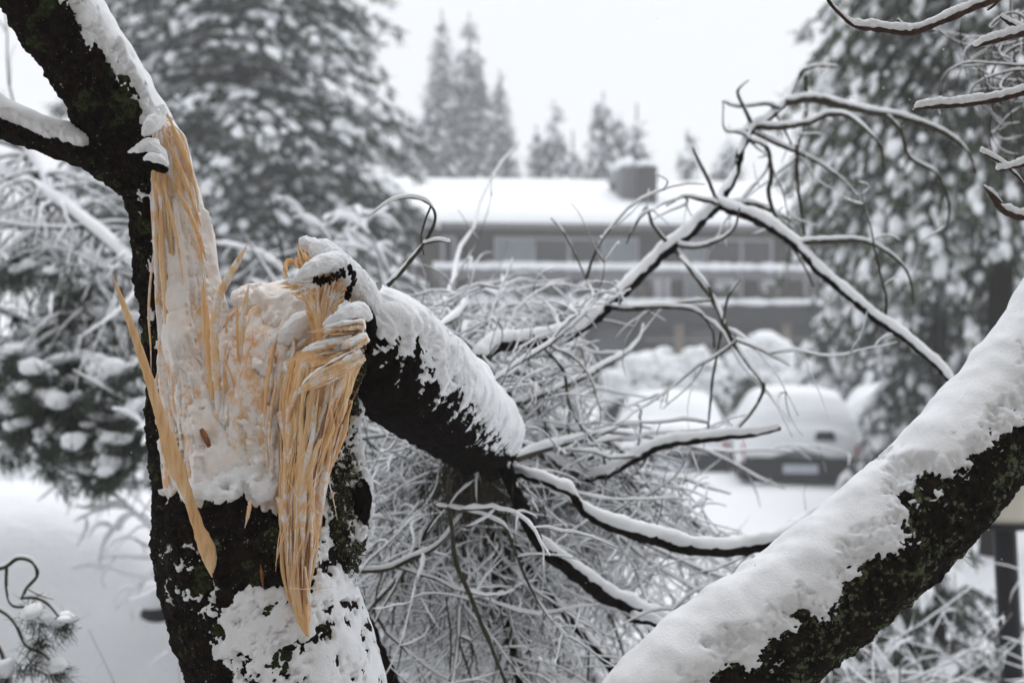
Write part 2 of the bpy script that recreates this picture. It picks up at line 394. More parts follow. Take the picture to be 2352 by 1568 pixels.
window((862, 910, 958), ('glass', 'glass'), 3.42, 4.98)
# roof with eaves, snow blanket
EY, EZ, RY, RZ = -0.7, 5.28, 5.2, 6.85
def roof_sheet(dz0, dz1, ov, name, m, rough=0):
    u = np.linspace(L0 - ov, L1 + ov, 130); v = np.concatenate([[0, .01, .03, .06], np.linspace(.1, 1, 14)])
    U, Vv = np.meshgrid(u, v); yy = EY - ov * .5 + (RY - EY + ov * .5) * Vv; zz = EZ + (RZ - EZ) * Vv
    rnd = np.sqrt(np.clip(Vv / .06, 0, 1)) if rough else 1
    top = np.stack([U, yy, zz + dz0 + (dz1 - dz0) * rnd], -1)
    if rough: top[..., 2] += fbm(top, .6, 3, 3) * .05 * rnd
    back = np.stack([U, 2 * RY - yy, top[..., 2]], -1)[::-1][1:]
    T = np.vstack([top, back]); Bt = T.copy(); Bt[..., 2] = np.vstack([np.stack([U, yy, zz + dz0 - .003], -1), np.stack([U, yy, zz + dz0 - .003], -1)[::-1][1:]])[..., 2]
    mb = MB(); n = len(T)
    mb.add(HM(T), gfaces(n, len(u), False)); mb.add(HM(Bt), gfaces(n, len(u), False)[:, ::-1])
    for k in (0, len(u) - 1): mb.add(HM(np.stack([T[:, k], Bt[:, k]], 1)), gfaces(n, 2, False))
    for k in (0, n - 1): mb.add(HM(np.stack([T[k], Bt[k]], 1)), gfaces(len(u), 2, False))
    return mb.build(name, m, house)
rf = roof_sheet(-.16, .02, 0, 'roof', M['siding'])
roof_sheet(.03, .36, .05, 'roof_snow', M['snow_far'], 1)
g = MB()
box(g, ((L0 + L1) / 2, EY - .07, EZ - .07), (L1 - L0, .12, .14), HM); g.build('gutter', M['chimney_pale'], house, False)
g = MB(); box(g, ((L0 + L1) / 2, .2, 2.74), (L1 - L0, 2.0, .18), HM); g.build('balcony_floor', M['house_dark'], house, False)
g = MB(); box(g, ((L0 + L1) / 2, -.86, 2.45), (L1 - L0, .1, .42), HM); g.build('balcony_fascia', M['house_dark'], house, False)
def snow_bar(x0, x1, y, z, wy, hz_, name='balcony_snow', par=house):
    n = int((x1 - x0) * 6); c = np.stack([np.linspace(x0, x1, n), np.full(n, y), np.full(n, z) + rng.normal(size=n) * .008], -1)
    A = np.zeros((n, 3)); A[:, 1] = wy; B = np.zeros((n, 3)); B[:, 2] = hz_ * (1 + .15 * rng.normal(size=n))
    G_ = Grid(c, A, B, 10); G_.V = HM(G_.V); return G_.mb().build(name, M['snow_far'], par)
BX0, BX1 = hx(990), hx(1900)
snow_bar(L0, L1, -.75, 2.91, .2, .10)
g = MB(); box(g, ((BX0 + BX1) / 2, -.8, 3.86), (BX1 - BX0, .12, .16), HM); box(g, ((BX0 + BX1) / 2, -.8, 3.68), (BX1 - BX0, .05, .14), HM)
rail = g.build('balcony_rail', M['chimney_pale'], house, False)
snow_bar(BX0, BX1, -.8, 4.0, .16, .12)
for px in np.arange(1000, 1900, 85):
    g = MB(); box(g, (hx(px), -.8, 3.32), (.07, .07, .62), HM); g.build('rail_post', M['post'], house, False)
for px in (1075, 1322, 1547, 1790):
    g = MB(); box(g, (hx(px), -.62, 1.2), (.28, .28, 2.1), HM); g.build('support_post', M['post'], house, False)
for px, z, hh in ((1420, 1.1, 1.9), (1640, 1.1, 1.9)):
    g = MB(); box(g, (hx(px), .96, z), (.95, .1, hh), HM); g.build('door', M['glass'], house, False)
for z in (1.75, 1.35):
    g = MB(); box(g, (hx(1700), -.72, z), (6.5, .06, .07), HM); g.build('fence_rail', M['chimney_pale'], house, False)
# things on the balcony
def small_clumps(name, label, cat, c, r, n, snow=.8, nm='needle', group=None):
    """low snow-laden shrub: needle sprays with snow pads, heavier on top"""
    c = np.array(c, float); t = thing(name, label, cat, (c[0], c[1], c[2]), group)
    r = np.array(r, float); d = nrm(rng.normal(size=(n, 3))); d[:, 2] = abs(d[:, 2]) * rng.choice([1, 1, -.3], n)
    p = c + np.array([0, 0, r[2] * .35]) + d * r * rng.uniform(.75, 1.02, (n, 1)) * np.array([1, 1, .75])
    s = np.mean(r) * .17
    mb = MB(); tufts(mb, p - np.array([0, 0, s * .4]), nrm(d + [0, 0, -.4]), 10, s * 1.2, s * .12); stuff(mb.build('foliage', M[nm], t))
    k = (d[:, 2] > .12 + .35 * rng.random(n)) & (rng.random(n) < snow + d[:, 2])
    sz = s * rng.uniform(.7, 1.5, (k.sum(), 1)) * np.array([1.25, 1.15, .7])
    mb = MB(); blobs(mb, p[k] + [0, 0, s * .3], sz, rng.uniform(0, 6.3, k.sum()), rng.normal(size=k.sum()) * .2, IV2, IF2)
    core = MB(); blobs(core, (c + [0, 0, r[2] * .3])[None], (r * np.array([.78, .78, .72]))[None], np.zeros(1), np.zeros(1), IV3, IF3, .08)
    stuff(core.build('inner_branches', M[nm], t)); stuff(mb.build('snow', M['snow_far'], t)); return t
for px, lab in ((1665, 'snowy potted plant on the balcony beside the middle window'), (1765, 'pointed snowy plant on the balcony near its right end')):
    c = HM(np.array([hx(px), -.1, 2.85])); small_clumps('balcony_plant', lab, 'plant', c, (.35, .3, .75), 60, .9)
def crate(px, wd, h, m, name, lab):
    mb = MB(); u = hx(px); box(mb, (u, .3, 2.84 + h / 2), (wd, .5, h), HM)
    for z in (.15, .5, .85): box(mb, (u, .045, 2.84 + h * z), (wd + .04, .03, .07), HM)
    o = mb.build(name, M[m], None, False); o['label'] = lab; o['category'] = 'box'; return o
crate(1522, .5, .85, 'frame', 'storage_box', 'pale upright box standing on the balcony left of the brown panel')
crate(1478, .3, .6, 'post', 'storage_box', 'small brown box on the balcony beside the big window')
# chimney
def chim(a, b, y0, y1, z0, z1, m):
    mb = MB(); u0, u1 = hx(a, y0), hx(b, y0); box(mb, ((u0 + u1) / 2, (y0 + y1) / 2, (z0 + z1) / 2), (u1 - u0, y1 - y0, z1 - z0), HM)
    n = max(2, int((u1 - u0) / .12))
    for k in range(n): box(mb, (u0 + (k + .5) * (u1 - u0) / n, y0 - .012, (z0 + z1) / 2), (.03, .024, z1 - z0 - .04), HM)
    return mb.build('chimney', M[m], house, False)
def chsnow(par, a, b, y0, y1, z):
    mb = MB(); u = (hx(a, y0) + hx(b, y0)) / 2; c = HM(np.array([[u, (y0 + y1) / 2, z + .1]]))
    blobs(mb, c, np.array([[(hx(b) - hx(a)) / 2 * 1.12, (y1 - y0) / 2 * 1.1, .2]]), np.array([HA]), np.zeros(1), IV3, IF3, .05)
    o = mb.build('snow_cap', M['snow_far']); o.parent = par
c1 = chim(1428, 1469, 1.5, 2.6, 5.5, 7.32, 'chimney_pale'); chsnow(c1, 1422, 1468, 1.4, 2.7, 7.32)
c2 = chim(1470, 1509, 1.0, 2.3, 5.4, 7.28, 'chimney_dark'); chsnow(c2, 1470, 1508, 1.1, 2.4, 7.24)
mb = MB(); box(mb, (hx(1414, 3.2), 3.2, 6.8), (.35, .35, .3), HM); box(mb, (hx(1414, 3.2), 3.2, 6.95), (.5, .5, .05), HM); mb.build('roof_vent', M['chimney_dark'], house, False)

# unseen house with balcony behind the camera, added to dim the near snow
hb = MB(); box(hb, (0, -3.7, 2.9), (34, 4.0, 5.8)); box(hb, (0, -1.3, 5.3), (34, 1.6, .22)); box(hb, (0, -.75, .78), (34, 1.7, .18))
for x_ in range(-14, 17, 4): box(hb, (x_, -.6, 3.0), (.14, .14, 4.4))
M['pale_wall'] = flat('pale_unseen_wall', (0.42, 0.39, 0.35), var=.1)  # pale so the added wall bounces some light back
struct(hb.build('unseen_shade_house', M['pale_wall'], None, False))
# ------------------------------------------------------------------ conifers
def conifer(name, label, base, H, Rm, prof, z0, nb, step, s, droop=.35, up=.15, group=None, snow=1.0, nn=14, V0=IV2, F0=IF2, tr=.2, nm='needle', azr=None, rag=.25):
    s = s * 1.0
    base = np.array([*base, 0.0]); t = thing(name, label, 'tree', base, group)
    q = np.array([[0, 0, 0], [0.05, 0, H * .5], [0, .05, H]]) + base
    htr = Grid(spline(q, 14), np.tile([1.0, 0, 0], (14, 1)) * np.linspace(tr, tr * .15, 14)[:, None], np.tile([0, 1.0, 0], (14, 1)) * np.linspace(tr, tr * .15, 14)[:, None], 10)
    htr.mb().build('trunk', M['bark_dark'], t)
    u = rng.random(nb); h = z0 + (H - z0) * (1 - np.sqrt(1 - u * .999)) if True else 0
    fr = (h - z0) / (H - z0)
    az = rng.uniform(0, 2 * np.pi, nb) if azr is None else rng.uniform(*azr, nb)
    L = Rm * prof(fr) * (1 - rag * rng.random(nb) ** 1.5 + .12 * rng.random(nb)) + .05
    K = 8; tt = np.linspace(0, 1, K)[None, :, None]; D = np.stack([np.cos(az), np.sin(az), 0 * az], -1)[:, None]
    dr = droop * rng.uniform(.7, 1.3, nb)[:, None, None]
    pts = base + np.array([0, 0, 1]) * h[:, None, None] + D * L[:, None, None] * tt + np.array([0, 0, 1.0]) * L[:, None, None] * (up * tt - dr * tt ** 2)
    v, f = batch(pts, taper(np.clip(L * .018, .008, .04), .006, K), 4); mb = MB(); mb.add(v, f); stuff(mb.build('boughs', M['bark_dark'], t))
    n = np.maximum(2, (L / step).astype(int)); C = []; A = []; DD = []; TI = []
    for b in range(nb):
        k = np.clip(np.linspace(.18, 1, n[b]) + rng.normal(size=n[b]) * .02, 0.02, 1) * (K - 1.001); i = k.astype(int); ff = (k - i)[:, None]
        p = pts[b, i] * (1 - ff) + pts[b, i + 1] * ff; d = nrm(pts[b, i + 1] - pts[b, i])
        lat = np.cross(d, [0, 0, 1]); off = rng.uniform(-1, 1, (n[b], 1)) * L[b] * .28 * np.sin(np.clip(k / (K - 1), 0, .9) * 3.1)[:, None]
        C.append(p + lat * off - np.array([0, 0, .12]) * abs(off)); DD.append(nrm(d + lat * np.sign(off) * .5)); A.append(np.full(n[b], az[b])); TI.append(-np.arcsin(np.clip(d[:, 2], -1, 1)))
    C = np.concatenate(C); A = np.concatenate(A); DD = np.concatenate(DD); TI = np.concatenate(TI); m = len(C)
    mb = MB(); tufts(mb, C - np.array([0, 0, s * .35]), DD, nn, s * 1.5, s * .11, .75, .5); stuff(mb.build('crown', M[nm], t))
    k = rng.random(m) < snow * (.85 + .9 * fbm(C, 1.6, 2, int(base[0] * 7) & 63)); m2 = k.sum()
    sz = s * (.35 + .95 * rng.random((m2, 1)) ** 2) * np.stack([rng.uniform(.9, 1.6, m2), rng.uniform(.6, 1, m2), rng.uniform(.35, .6, m2)], -1)
    mb = MB(); blobs(mb, C[k] + np.array([0, 0, s * .15]), sz, A[k] + rng.normal(size=m2) * .4, TI[k] + .15, V0, F0, .25); stuff(mb.build('crown_snow', M['snow_far'], t))
    return t
cone = lambda f: (1 - f) ** .8
def gp(px, d): q = P(px, 784, d); return (q[0], q[1])
# tall spire trees behind the roof
for px, d, top, Rm, lab in ((1015, 76, 22, 1.25, 'tall narrow snowy spire tree behind the roof, left one of the tallest pair'),
                            (1078, 77, 30, 1.35, 'tall narrow snowy spire tree behind the roof, right one of the tallest pair'),
                            (1148, 79, 160, .95, 'shorter thin spire tree just right of the tall pair'),
                            (945, 75, 270, 1.15, 'low snowy tree at the left foot of the tall spires')):
    z = 2.46 + (727 - top) / F * d
    conifer('spire_tree', lab, gp(px, d), z, Rm * 1.75, lambda f: np.minimum(.8, (1 - f) * 1.15 + .05), 3.5, int(z * 75), .24, .20, droop=.5, up=.35, group='spire trees behind the roof', nn=8, V0=IV, F0=IF, nm='needle_far', rag=.3, snow=.5)
for px, d, top, Rm, lab in ((1272, 62, 232, 1.3, 'hazy pointed snowy tree behind the roof, left of the chimney group'),
                            (1232, 64, 288, .8, 'small thin snowy treetop at the left edge of the hazy group'),
                            (1385, 62, 212, 1.6, 'tallest hazy snowy tree behind the roof left of the chimney'),
                            (1462, 61, 238, 1.3, 'hazy snowy tree with boughs sweeping right just behind the chimney'),
                            (1315, 65, 300, 1.1, 'low hazy snowy tree filling the gap left of the tallest hazy tree'),
                            (1425, 64, 262, 1.2, 'hazy snowy tree filling the gap right of the tallest hazy tree'),
                            (1578, 60, 298, .8, 'little snowy treetop right of the chimney'),
                            (1672, 60, 290, 1.2, 'faint snowy tree half hidden by the fallen branch, right of the chimney')):
    z = 2.46 + (727 - top) / F * d
    conifer('distant_tree', lab, gp(px, d), z, Rm * 1.5, lambda f: (1 - f) ** 1.0 + .05, 3.5, int(z * 30), .26, .24, droop=.75, up=.1, group='hazy trees behind the roof', nn=9, V0=IV, F0=IF, nm='needle_far', rag=.4, snow=.95)
# big conifer left of the house
conifer('snowy_conifer', 'big snow-laden conifer with broad crown between the broken tree and the house', gp(555, 24), 12.5, 3.1, lambda f: np.minimum(1, (1 - f) * 1.7) ** .7, 1.2, 560, .105, .115, droop=.35, up=.15, nn=11, V0=IV, F0=IF, tr=.2, rag=.5, snow=1.15)
conifer('snowy_conifer', 'darker narrow snowy conifer behind the broken stub, left of the house end', gp(800, 27), 6.4, 1.3, cone, .8, 200, .13, .13, droop=.5, up=.1, nn=12, V0=IV, F0=IF, rag=.4, snow=.6)
# right conifers
conifer('snowy_conifer', 'large snow-covered conifer filling the upper right corner', gp(2290, 14.5), 8.4, 2.0, lambda f: np.minimum(1, .35 + (1 - f) * 1.3) ** .8, 4.0, 420, .075, .082, droop=.95, up=.25, nn=12, V0=IV, F0=IF, tr=.18, rag=.4, snow=.95, nm='needle_green')
conifer('snowy_conifer', 'second snow-covered conifer behind the large one at the right edge', gp(2150, 19), 5.9, 1.5, cone, 3.1, 200, .11, .11, droop=.95, up=.2, nn=14, tr=.14, rag=.4, snow=.95)
conifer('young_conifer', 'small cone-shaped snowy conifer at the right corner of the house', gp(1900, 25), 3.3, .85, cone, .2, 130, .13, .12, droop=.8, up=.1, nn=10, rag=.2, snow=.95, group='young conifers near the parked cars')
conifer('young_conifer', 'taller young snowy conifer behind the rightmost parked car', gp(2035, 24), 3.9, 1.0, cone, .2, 140, .14, .13, droop=.8, up=.1, nn=10, rag=.2, snow=.95, group='young conifers near the parked cars')

conifer('low_fir', 'low snowy fir on the ground beneath the leaning trunk, left of the garden lamp', gp(2110, 9), 1.45, .75, lambda f: .4 + .6 * (1 - f), .25, 70, .07, .065, droop=.7, up=.1, nn=16, rag=.3, snow=.7)
# shrubs before the house
def shrub(px, d, top, rx, lab, n=160, nm='needle', snow=.9, name='snowy_shrub', ry=None):
    z = (2.46 + (727 - top) / F * d) * .86; q = gp(px, d)
    return small_clumps(name, lab, 'shrub', (q[0], q[1], 0), (rx, ry or rx * .8, z), n, snow, nm, 'snowy shrubs between house and cars')
shrub(1455, 28, 805, .55, 'left end shrub of the snow-laden row behind the parked cars')
shrub(1520, 28, 795, .6, 'middle shrub of the snow-laden row, behind the snow-buried sedan')
shrub(1600, 28, 798, .6, 'right shrub of the snow-laden row left of the tall rounded shrub')
shrub(1752, 30, 757, .60, 'tall rounded shrub with a smooth dome of snow behind the boxy car', 260, snow=1)
shrub(1850, 26, 830, .55, 'dark needled shrub right behind the roof of the boxy car', 200, snow=.55)
shrub(1930, 25, 850, .55, 'dark snowy shrub between the boxy car and the rightmost car', 200, snow=.55)
shrub(2010, 26, 800, .7, 'broad snowy shrub behind the rightmost car', 200, snow=.8)
conifer('young_conifer', 'snowy conifer with low boughs right of the parked cars, partly behind the leaning trunk', gp(2150, 19.5), 3.9, 1.3, cone, .3, 190, .13, .11, droop=.8, up=.1, nn=12, V0=IV, F0=IF, rag=.3, snow=1, group='young conifers near the parked cars')
conifer('young_conifer', 'snowy conifer with low boughs at the right edge of the frame behind the leaning trunk', gp(2330, 18), 3.7, 1.3, cone, .3, 190, .13, .11, droop=.8, up=.1, nn=12, V0=IV, F0=IF, rag=.3, snow=1, group='young conifers near the parked cars')
shrub(2110, 24, 830, .8, 'snowy shrub beyond the leaning limb at right', 200, snow=.8)

# ------------------------------------------------------------------ cars
M['tyre'] = flat('black_tyre', (0.02, 0.02, 0.02)); M['rim'] = flat('grey_rim', (0.3, 0.3, 0.32), .4, .1, metal=.6)
M['trim'] = flat('black_plastic_trim', (0.025, 0.025, 0.028), .5, .1)
M['tail'] = flat('red_tail_light', (0.35, 0.02, 0.02), .3, .1)
M['paint_white'] = flat('white_car_paint', (0.7, 0.71, 0.73), .3, .03); M['paint_dark'] = flat('dark_car_paint', (0.05, 0.055, 0.07), .3, .05)
M['paint_silver'] = flat('silver_car_paint', (0.45, 0.46, 0.48), .3, .03)
M['plate'] = flat('number_plate', (0.45, 0.47, 0.52), .5, .05)
def car(name, label, cat, loc, rz, st, W, paint, hole=None, smooth_snow=.14, lights=True, drop=0.35, dz=-.27):
    """st: stations along the length (x, belt z, top z, top half-width factor), rear at x=0"""
    t = thing(name, label, cat, (loc[0], loc[1], 0), None, 0); DZ = dz   # tyres stand deep in the snow
    cz, sz = math.cos(rz), math.sin(rz)
    def CM(v): v = np.asarray(v, float); return np.stack([v[..., 0] * cz - v[..., 1] * sz + loc[0], v[..., 0] * sz + v[..., 1] * cz + loc[1], v[..., 2] + DZ], -1)
    S_ = spline(np.array(st, float), 48); S_[:, 2] = np.maximum(S_[:, 2], S_[:, 1] + .02)
    def sect(x, bz, tz, k, e=0.0, zb=.3):
        w_ = W / 2 * (1 - .10 * max(0, 1 - min(x, st[-1][0] - x) / .25) ** 2) + e * .45
        wt = w_ * k; pts = [(w_ * .96, zb), (w_, zb + .25), (w_, bz - .08), (w_ * .975, bz), (wt + (w_ - wt) * .25, bz + (tz - bz) * .7 + e * .4), (wt * .9, tz + e * .9), (wt * .55, tz + .02 + e * 1.15), (0, tz + .03 + e * 1.2)]
        pts = pts + [(-a, b) for a, b in pts[-2::-1]]
        return np.array([[x, a, b] for a, b in pts])
    B = np.array([sect(*r) for r in S_]); mb = MB(); m = B.shape[1]; mb.add(CM(B), gfaces(len(B), m, False)); mb.add(CM(B[:, [0, -1]]), gfaces(len(B), 2, False))
    for r in (0, -1):
        cc = B[r].mean(0, keepdims=True); idx = np.arange(m); mb.add(CM(np.vstack([B[r], cc])), np.stack([idx, (idx + 1) % m, np.full(m, m)], 1))
    mb.build('body', M[paint], t)
    Ln = st[-1][0]
    for x in (.85, Ln - .85):
        for s in (-1, 1):
            mb = MB(); th = np.linspace(0, 2 * np.pi, 20, endpoint=False); prof = [(.0, .20), (.0, .33), (.04, .34), (.18, .34), (.2, .33), (.2, .2)]
            v = np.array([[[x + r * math.cos(a), s * (W / 2 - .19 + y_), .34 + r * math.sin(a)] for a in th] for y_, r in prof]); mb.add(CM(v), gfaces(len(prof), 20)); o = mb.build('wheel', M['tyre'], t)
            mb = MB(); v = np.array([[[x + r * math.cos(a), s * (W / 2 - .02 + y_), .34 + r * math.sin(a)] for a in th] for y_, r in ((-.03, .2), (0, .19), (-.02, .06), (0.0, .001))]); mb.add(CM(v), gfaces(4, 20)); r_ = mb.build('rim', M['rim']); r_.parent = o
    if lights:
        for s in (-1, 1):
            mb = MB(); box(mb, (.0, s * (W / 2 - .16), .78), (.1, .22, .16), CM); mb.build('tail_light', M['tail'], t, False)
        mb = MB(); box(mb, (-.07, 0, .47), (.2, W * .98, .26), CM); box(mb, (-.1, 0, .64), (.14, W * .9, .07), CM); mb.build('bumper', M['trim'], t, False)
        mb = MB(); box(mb, (-.185, 0, .52), (.03, .5, .13), CM); mb.build('number_plate', M['plate'], t, False)
    # snow blanket: thick shell over the body, hanging down the sides
    x = np.linspace(-.04, 1, 90); S2 = spline(np.array(st, float), 110); S2 = S2.copy()
    zb = st[0][1] - drop
    rows = []
    n2 = len(S2)
    for i, r in enumerate(S2):
        e = smooth_snow * (1 + .25 * math.sin(i * .3) * .3); q = sect(r[0], r[1], r[2], r[3], e, zb)
        q[:, 0] += (-.13 if False else 0); rows.append(q)
    Bq = np.array(rows)
    # resample around, then round the ends
    m2 = 60; tq = np.linspace(0, Bq.shape[1] - 1, m2); i0 = np.minimum(tq.astype(int), Bq.shape[1] - 2); ff = (tq - i0)[None, :, None]
    Bq = Bq[:, i0] * (1 - ff) + Bq[:, i0 + 1] * ff
    for _ in range(10): Bq[1:-1] = (Bq[:-2] + Bq[2:] + 2 * Bq[1:-1]) / 4; Bq[:, 1:-1] = (Bq[:, :-2] + Bq[:, 2:] + 2 * Bq[:, 1:-1]) / 4
    cap = []
    for f_, dx in ((.0, -.10), (.35, -.12), (.7, -.10), (.93, -.055)):
        q = Bq[0].copy(); c0 = q.mean(0); c0[2] = zb + (q[:, 2].max() - zb) * .45; q = c0 + (q - c0) * max(f_, .001); q[:, 0] = dx + Bq[0][:, 0]; cap.append(q)
    cap2 = []
    for f_, dx in ((.93, .05), (.7, .09), (.35, .11), (0, .12)):
        q = Bq[-1].copy(); c0 = q.mean(0); q = c0 + (q - c0) * max(f_, .001); q[:, 0] += dx; cap2.append(q)
    Bq = np.concatenate([np.array(cap), Bq, np.array(cap2)])
    Bq = Bq + (fbm(Bq, 3.0, 4, int(loc[0] * 10) & 63) * .035)[..., None] * np.array([.5, .5, 1])
    low = Bq[..., 2] < zb + .16; Bq[..., 2] += low * fbm(Bq, 9, 3, 4) * .12
    f = gfaces(len(Bq), m2, False)
    if hole is not None:
        c = Bq.reshape(-1, 3)[f].mean(1); hy, hz0, hw, hh = hole
        k = ~((c[:, 0] < .6) & (abs(c[:, 1] - hy) < hw) & (abs(c[:, 2] - hz0) < hh)); f = f[k]
    mb = MB(); mb.add(CM(Bq), f); mb.build('snow', M['snow_far'], t)
    return t, CM
vx, vy = gp(1838, 20.8)
van_rot = R(82.5)
van, VM = car('parked_car', 'snow-covered boxy car seen from behind with one dark bare spot in its rear window', 'car', (vx, vy), van_rot,
    [(0, .90, .95, .9), (.10, .95, 1.18, .86), (.32, .98, 1.38, .78), (.6, .98, 1.43, .76), (1.5, .98, 1.45, .78), (2.6, .98, 1.40, .76), (3.1, .98, 1.2, .8), (3.4, 1.0, 1.08, .85), (4.2, .85, .92, .85), (4.4, .7, .75, .8)], 1.78, 'paint_silver')
mb = MB(); v = np.array([[-.0, -.20, .94], [-.0, -.50, .94], [.05, -.47, 1.06], [.05, -.23, 1.06]]); v2 = v + np.array([-.20, 0, 0]) ; v3 = v + [.1, 0, 0]
mb.add(VM(np.vstack([v2, v3])), [[0, 1, 2, 3], [4, 7, 6, 5], [0, 4, 5, 1], [1, 5, 6, 2], [2, 6, 7, 3], [3, 7, 4, 0]])
mb.build('rear_window', M['glass'], van, False)
sx_, sy_ = gp(1545, 22.5)
car('parked_sedan', 'low sedan buried under a smooth mound of snow left of the boxy car', 'car', (sx_, sy_), R(85),
    [(0, .85, .9, .9), (.5, .92, .97, .88), (.9, .92, 1.2, .8), (1.4, .92, 1.36, .78), (2.1, .92, 1.38, .78), (2.8, .92, 1.2, .78), (3.3, .9, .95, .85), (4.1, .8, .84, .85), (4.3, .65, .7, .8)], 1.8, 'paint_white', drop=.5, dz=-.36)
rx_, ry_ = gp(2070, 21.5)
car('parked_hatchback', 'snow-buried car at the right, partly behind the leaning limb', 'car', (rx_, ry_), R(77),
    [(0, .9, .95, .9), (.1, .95, 1.2, .86), (.4, .95, 1.42, .8), (1.5, .95, 1.48, .8), (2.3, .95, 1.38, .78), (2.9, .93, 1.0, .85), (3.7, .82, .86, .85), (3.9, .65, .7, .8)], 1.75, 'paint_dark')
# near car at lower left, its side to us, front towards the right
fx, fy = P(150, 784, 7.9)[:2]
ncar, NM = car('parked_car', 'snow-covered car close by at the lower left with a dark door mirror', 'car', (-4.75, 8.2), R(2),
    [(0, .9, .95, .9), (.15, .95, 1.25, .86), (.6, .95, 1.42, .8), (1.8, .95, 1.42, .8), (2.5, .95, 1.36, .78), (3.2, .95, 1.05, .82), (3.6, .9, .95, .85), (4.3, .8, .84, .85), (4.5, .65, .7, .8)], 1.8, 'paint_white', drop=.55, smooth_snow=.12, dz=-.12)
mp = P(362, 1408, 7.05)
mb = MB(); blobs(mb, mp[None], np.array([[.085, .07, .045]]), np.array([.2]), np.zeros(1), IV3, IF3, .03); mir = mb.build('door_mirror', M['trim'], ncar)
mb = MB(); box(mb, mp + [.02, .12, -.01], (.05, .26, .04)); mb.build('mirror_arm', M['trim'], ncar, False)
mb = MB(); blobs(mb, (mp + [-.01, 0, .095])[None], np.array([[.12, .10, .075]]), np.zeros(1), np.zeros(1), IV3, IF3, .05); o = mb.build('mirror_snow', M['snow_far'], ncar)
fx2, fy2 = gp(40, 17)
car('far_parked_car', 'small snow-buried car far behind the near car at the left edge', 'car', (fx2 - 2.4, fy2), R(3),
    [(0, .85, .9, .9), (.6, .9, 1.2, .8), (1.4, .9, 1.38, .78), (2.4, .9, 1.3, .78), (3.2, .9, .98, .85), (4.1, .75, .8, .85), (4.3, .65, .7, .8)], 1.75, 'paint_dark', lights=False)

# ------------------------------------------------------------------ garden lamp at right
M['lamp_metal'] = flat('black_lamp_metal', (0.012, 0.012, 0.015), .45, .1); M['lamp_glass'] = flat('cream_lamp_glass', (0.50, 0.47, 0.40), .3, .05)
lp = P(2316, 1400, 5.0); lb = np.array([P(2335, 1568, 5.0)[0] + .03, lp[1], 0])
lamp = thing('garden_lamp', 'black garden lamp post with cream ribbed lantern behind the leaning limb', 'lamp', lb)
def lathe(prof, c, mat_, name, par, m=28):
    th = np.linspace(0, 2 * np.pi, m, endpoint=False); v = np.array([[[c[0] + r * math.cos(a), c[1] + r * math.sin(a), z] for a in th] for z, r in prof])
    mb = MB(); mb.add(v, gfaces(len(prof), m)); o = mb.build(name, mat_); 
    if par: o.parent = par; o.matrix_parent_inverse = root_of(par)
    return o
zt = P(2300, 1197, 5.0)[2]; hc = P(2305, 1197, 5.0)
q = np.array([[lb[0], lb[1], 0], [(lb[0] + hc[0]) / 2 + .01, lb[1], zt / 2], [hc[0], lb[1], zt]]); qq = spline(q, 12)
Grid(qq, np.tile([.04, 0, 0], (12, 1)), np.tile([0, .04, 0], (12, 1)), 16).mb().build('post', M['lamp_metal'], lamp)
cc = (hc[0], lb[1])
lathe([(zt - .02, .03), (zt - .02, .09), (zt, .095), (zt, .03)], cc, M['lamp_metal'], 'collar', lamp)
lathe([(zt, .02), (zt, .086), (zt + .045, .09), (zt + .05, .083), (zt + .095, .088), (zt + .1, .081), (zt + .145, .086), (zt + .15, .08), (zt + .2, .08), (zt + .2, .01)], cc, M['lamp_glass'], 'lantern', lamp)
lathe([(zt + .2, .02), (zt + .2, .12), (zt + .215, .12), (zt + .26, .02), (zt + .26, .001)], cc, M['lamp_metal'], 'lamp_cap', lamp)
lathe([(zt + .217, .001), (zt + .217, .125), (zt + .25, .13), (zt + .3, .09), (zt + .32, .001)], cc, M['snow_far'], 'snow_cap', lamp)

# ------------------------------------------------------------------ near trunk (broken tree)
D0 = 1.95
broken = thing('broken_tree', 'standing broken tree trunk with long torn wood face, bare limb and snow', 'tree', (P(780, 784, D0)[0], D0, 0))
def px2m(r, d): return r / F * d
tp = [(790, 5100, D0, 290), (770, 3000, D0, 250), (730, 2100, D0, 232), (655, 1568, D0, 212), (608, 1400, D0, 209), (578, 1280, D0, 210), (556, 1190, D0, 204),
      (530, 1120, D0 + .015, 182), (497, 1050, D0 + .035, 152), (464, 960, D0 + .045, 120), (430, 850, D0 + .05, 92), (402, 740, D0 + .05, 74), (380, 640, D0 + .045, 66),
      (364, 540, D0 + .03, 60), (358, 460, D0 + .01, 64), (338, 390, D0 - .01, 76), (300, 320, D0 - .03, 82), (243, 225, D0 - .06, 84), (165, 105, D0 - .08, 85), (95, -10, D0 - .1, 86), (-40, -240, D0 - .13, 84), (-170, -480, D0 - .16, 80)]
g = htube(PS(tp), [px2m(p[3], p[2]) for p in tp], 260)
Q = g.V
low = fbm(Q, 28, 2, 1) * .006; disp = (fbm(Q, 95, 4, 2, .6)) * .0085 + (1 - abs(fbm(g.cyl(35, 90), 1.0, 3, 3)) * 2) * .0025
g.push(disp, low)
g.mb().build('trunk', M['bark'], broken)
x, y = proj(g.V)
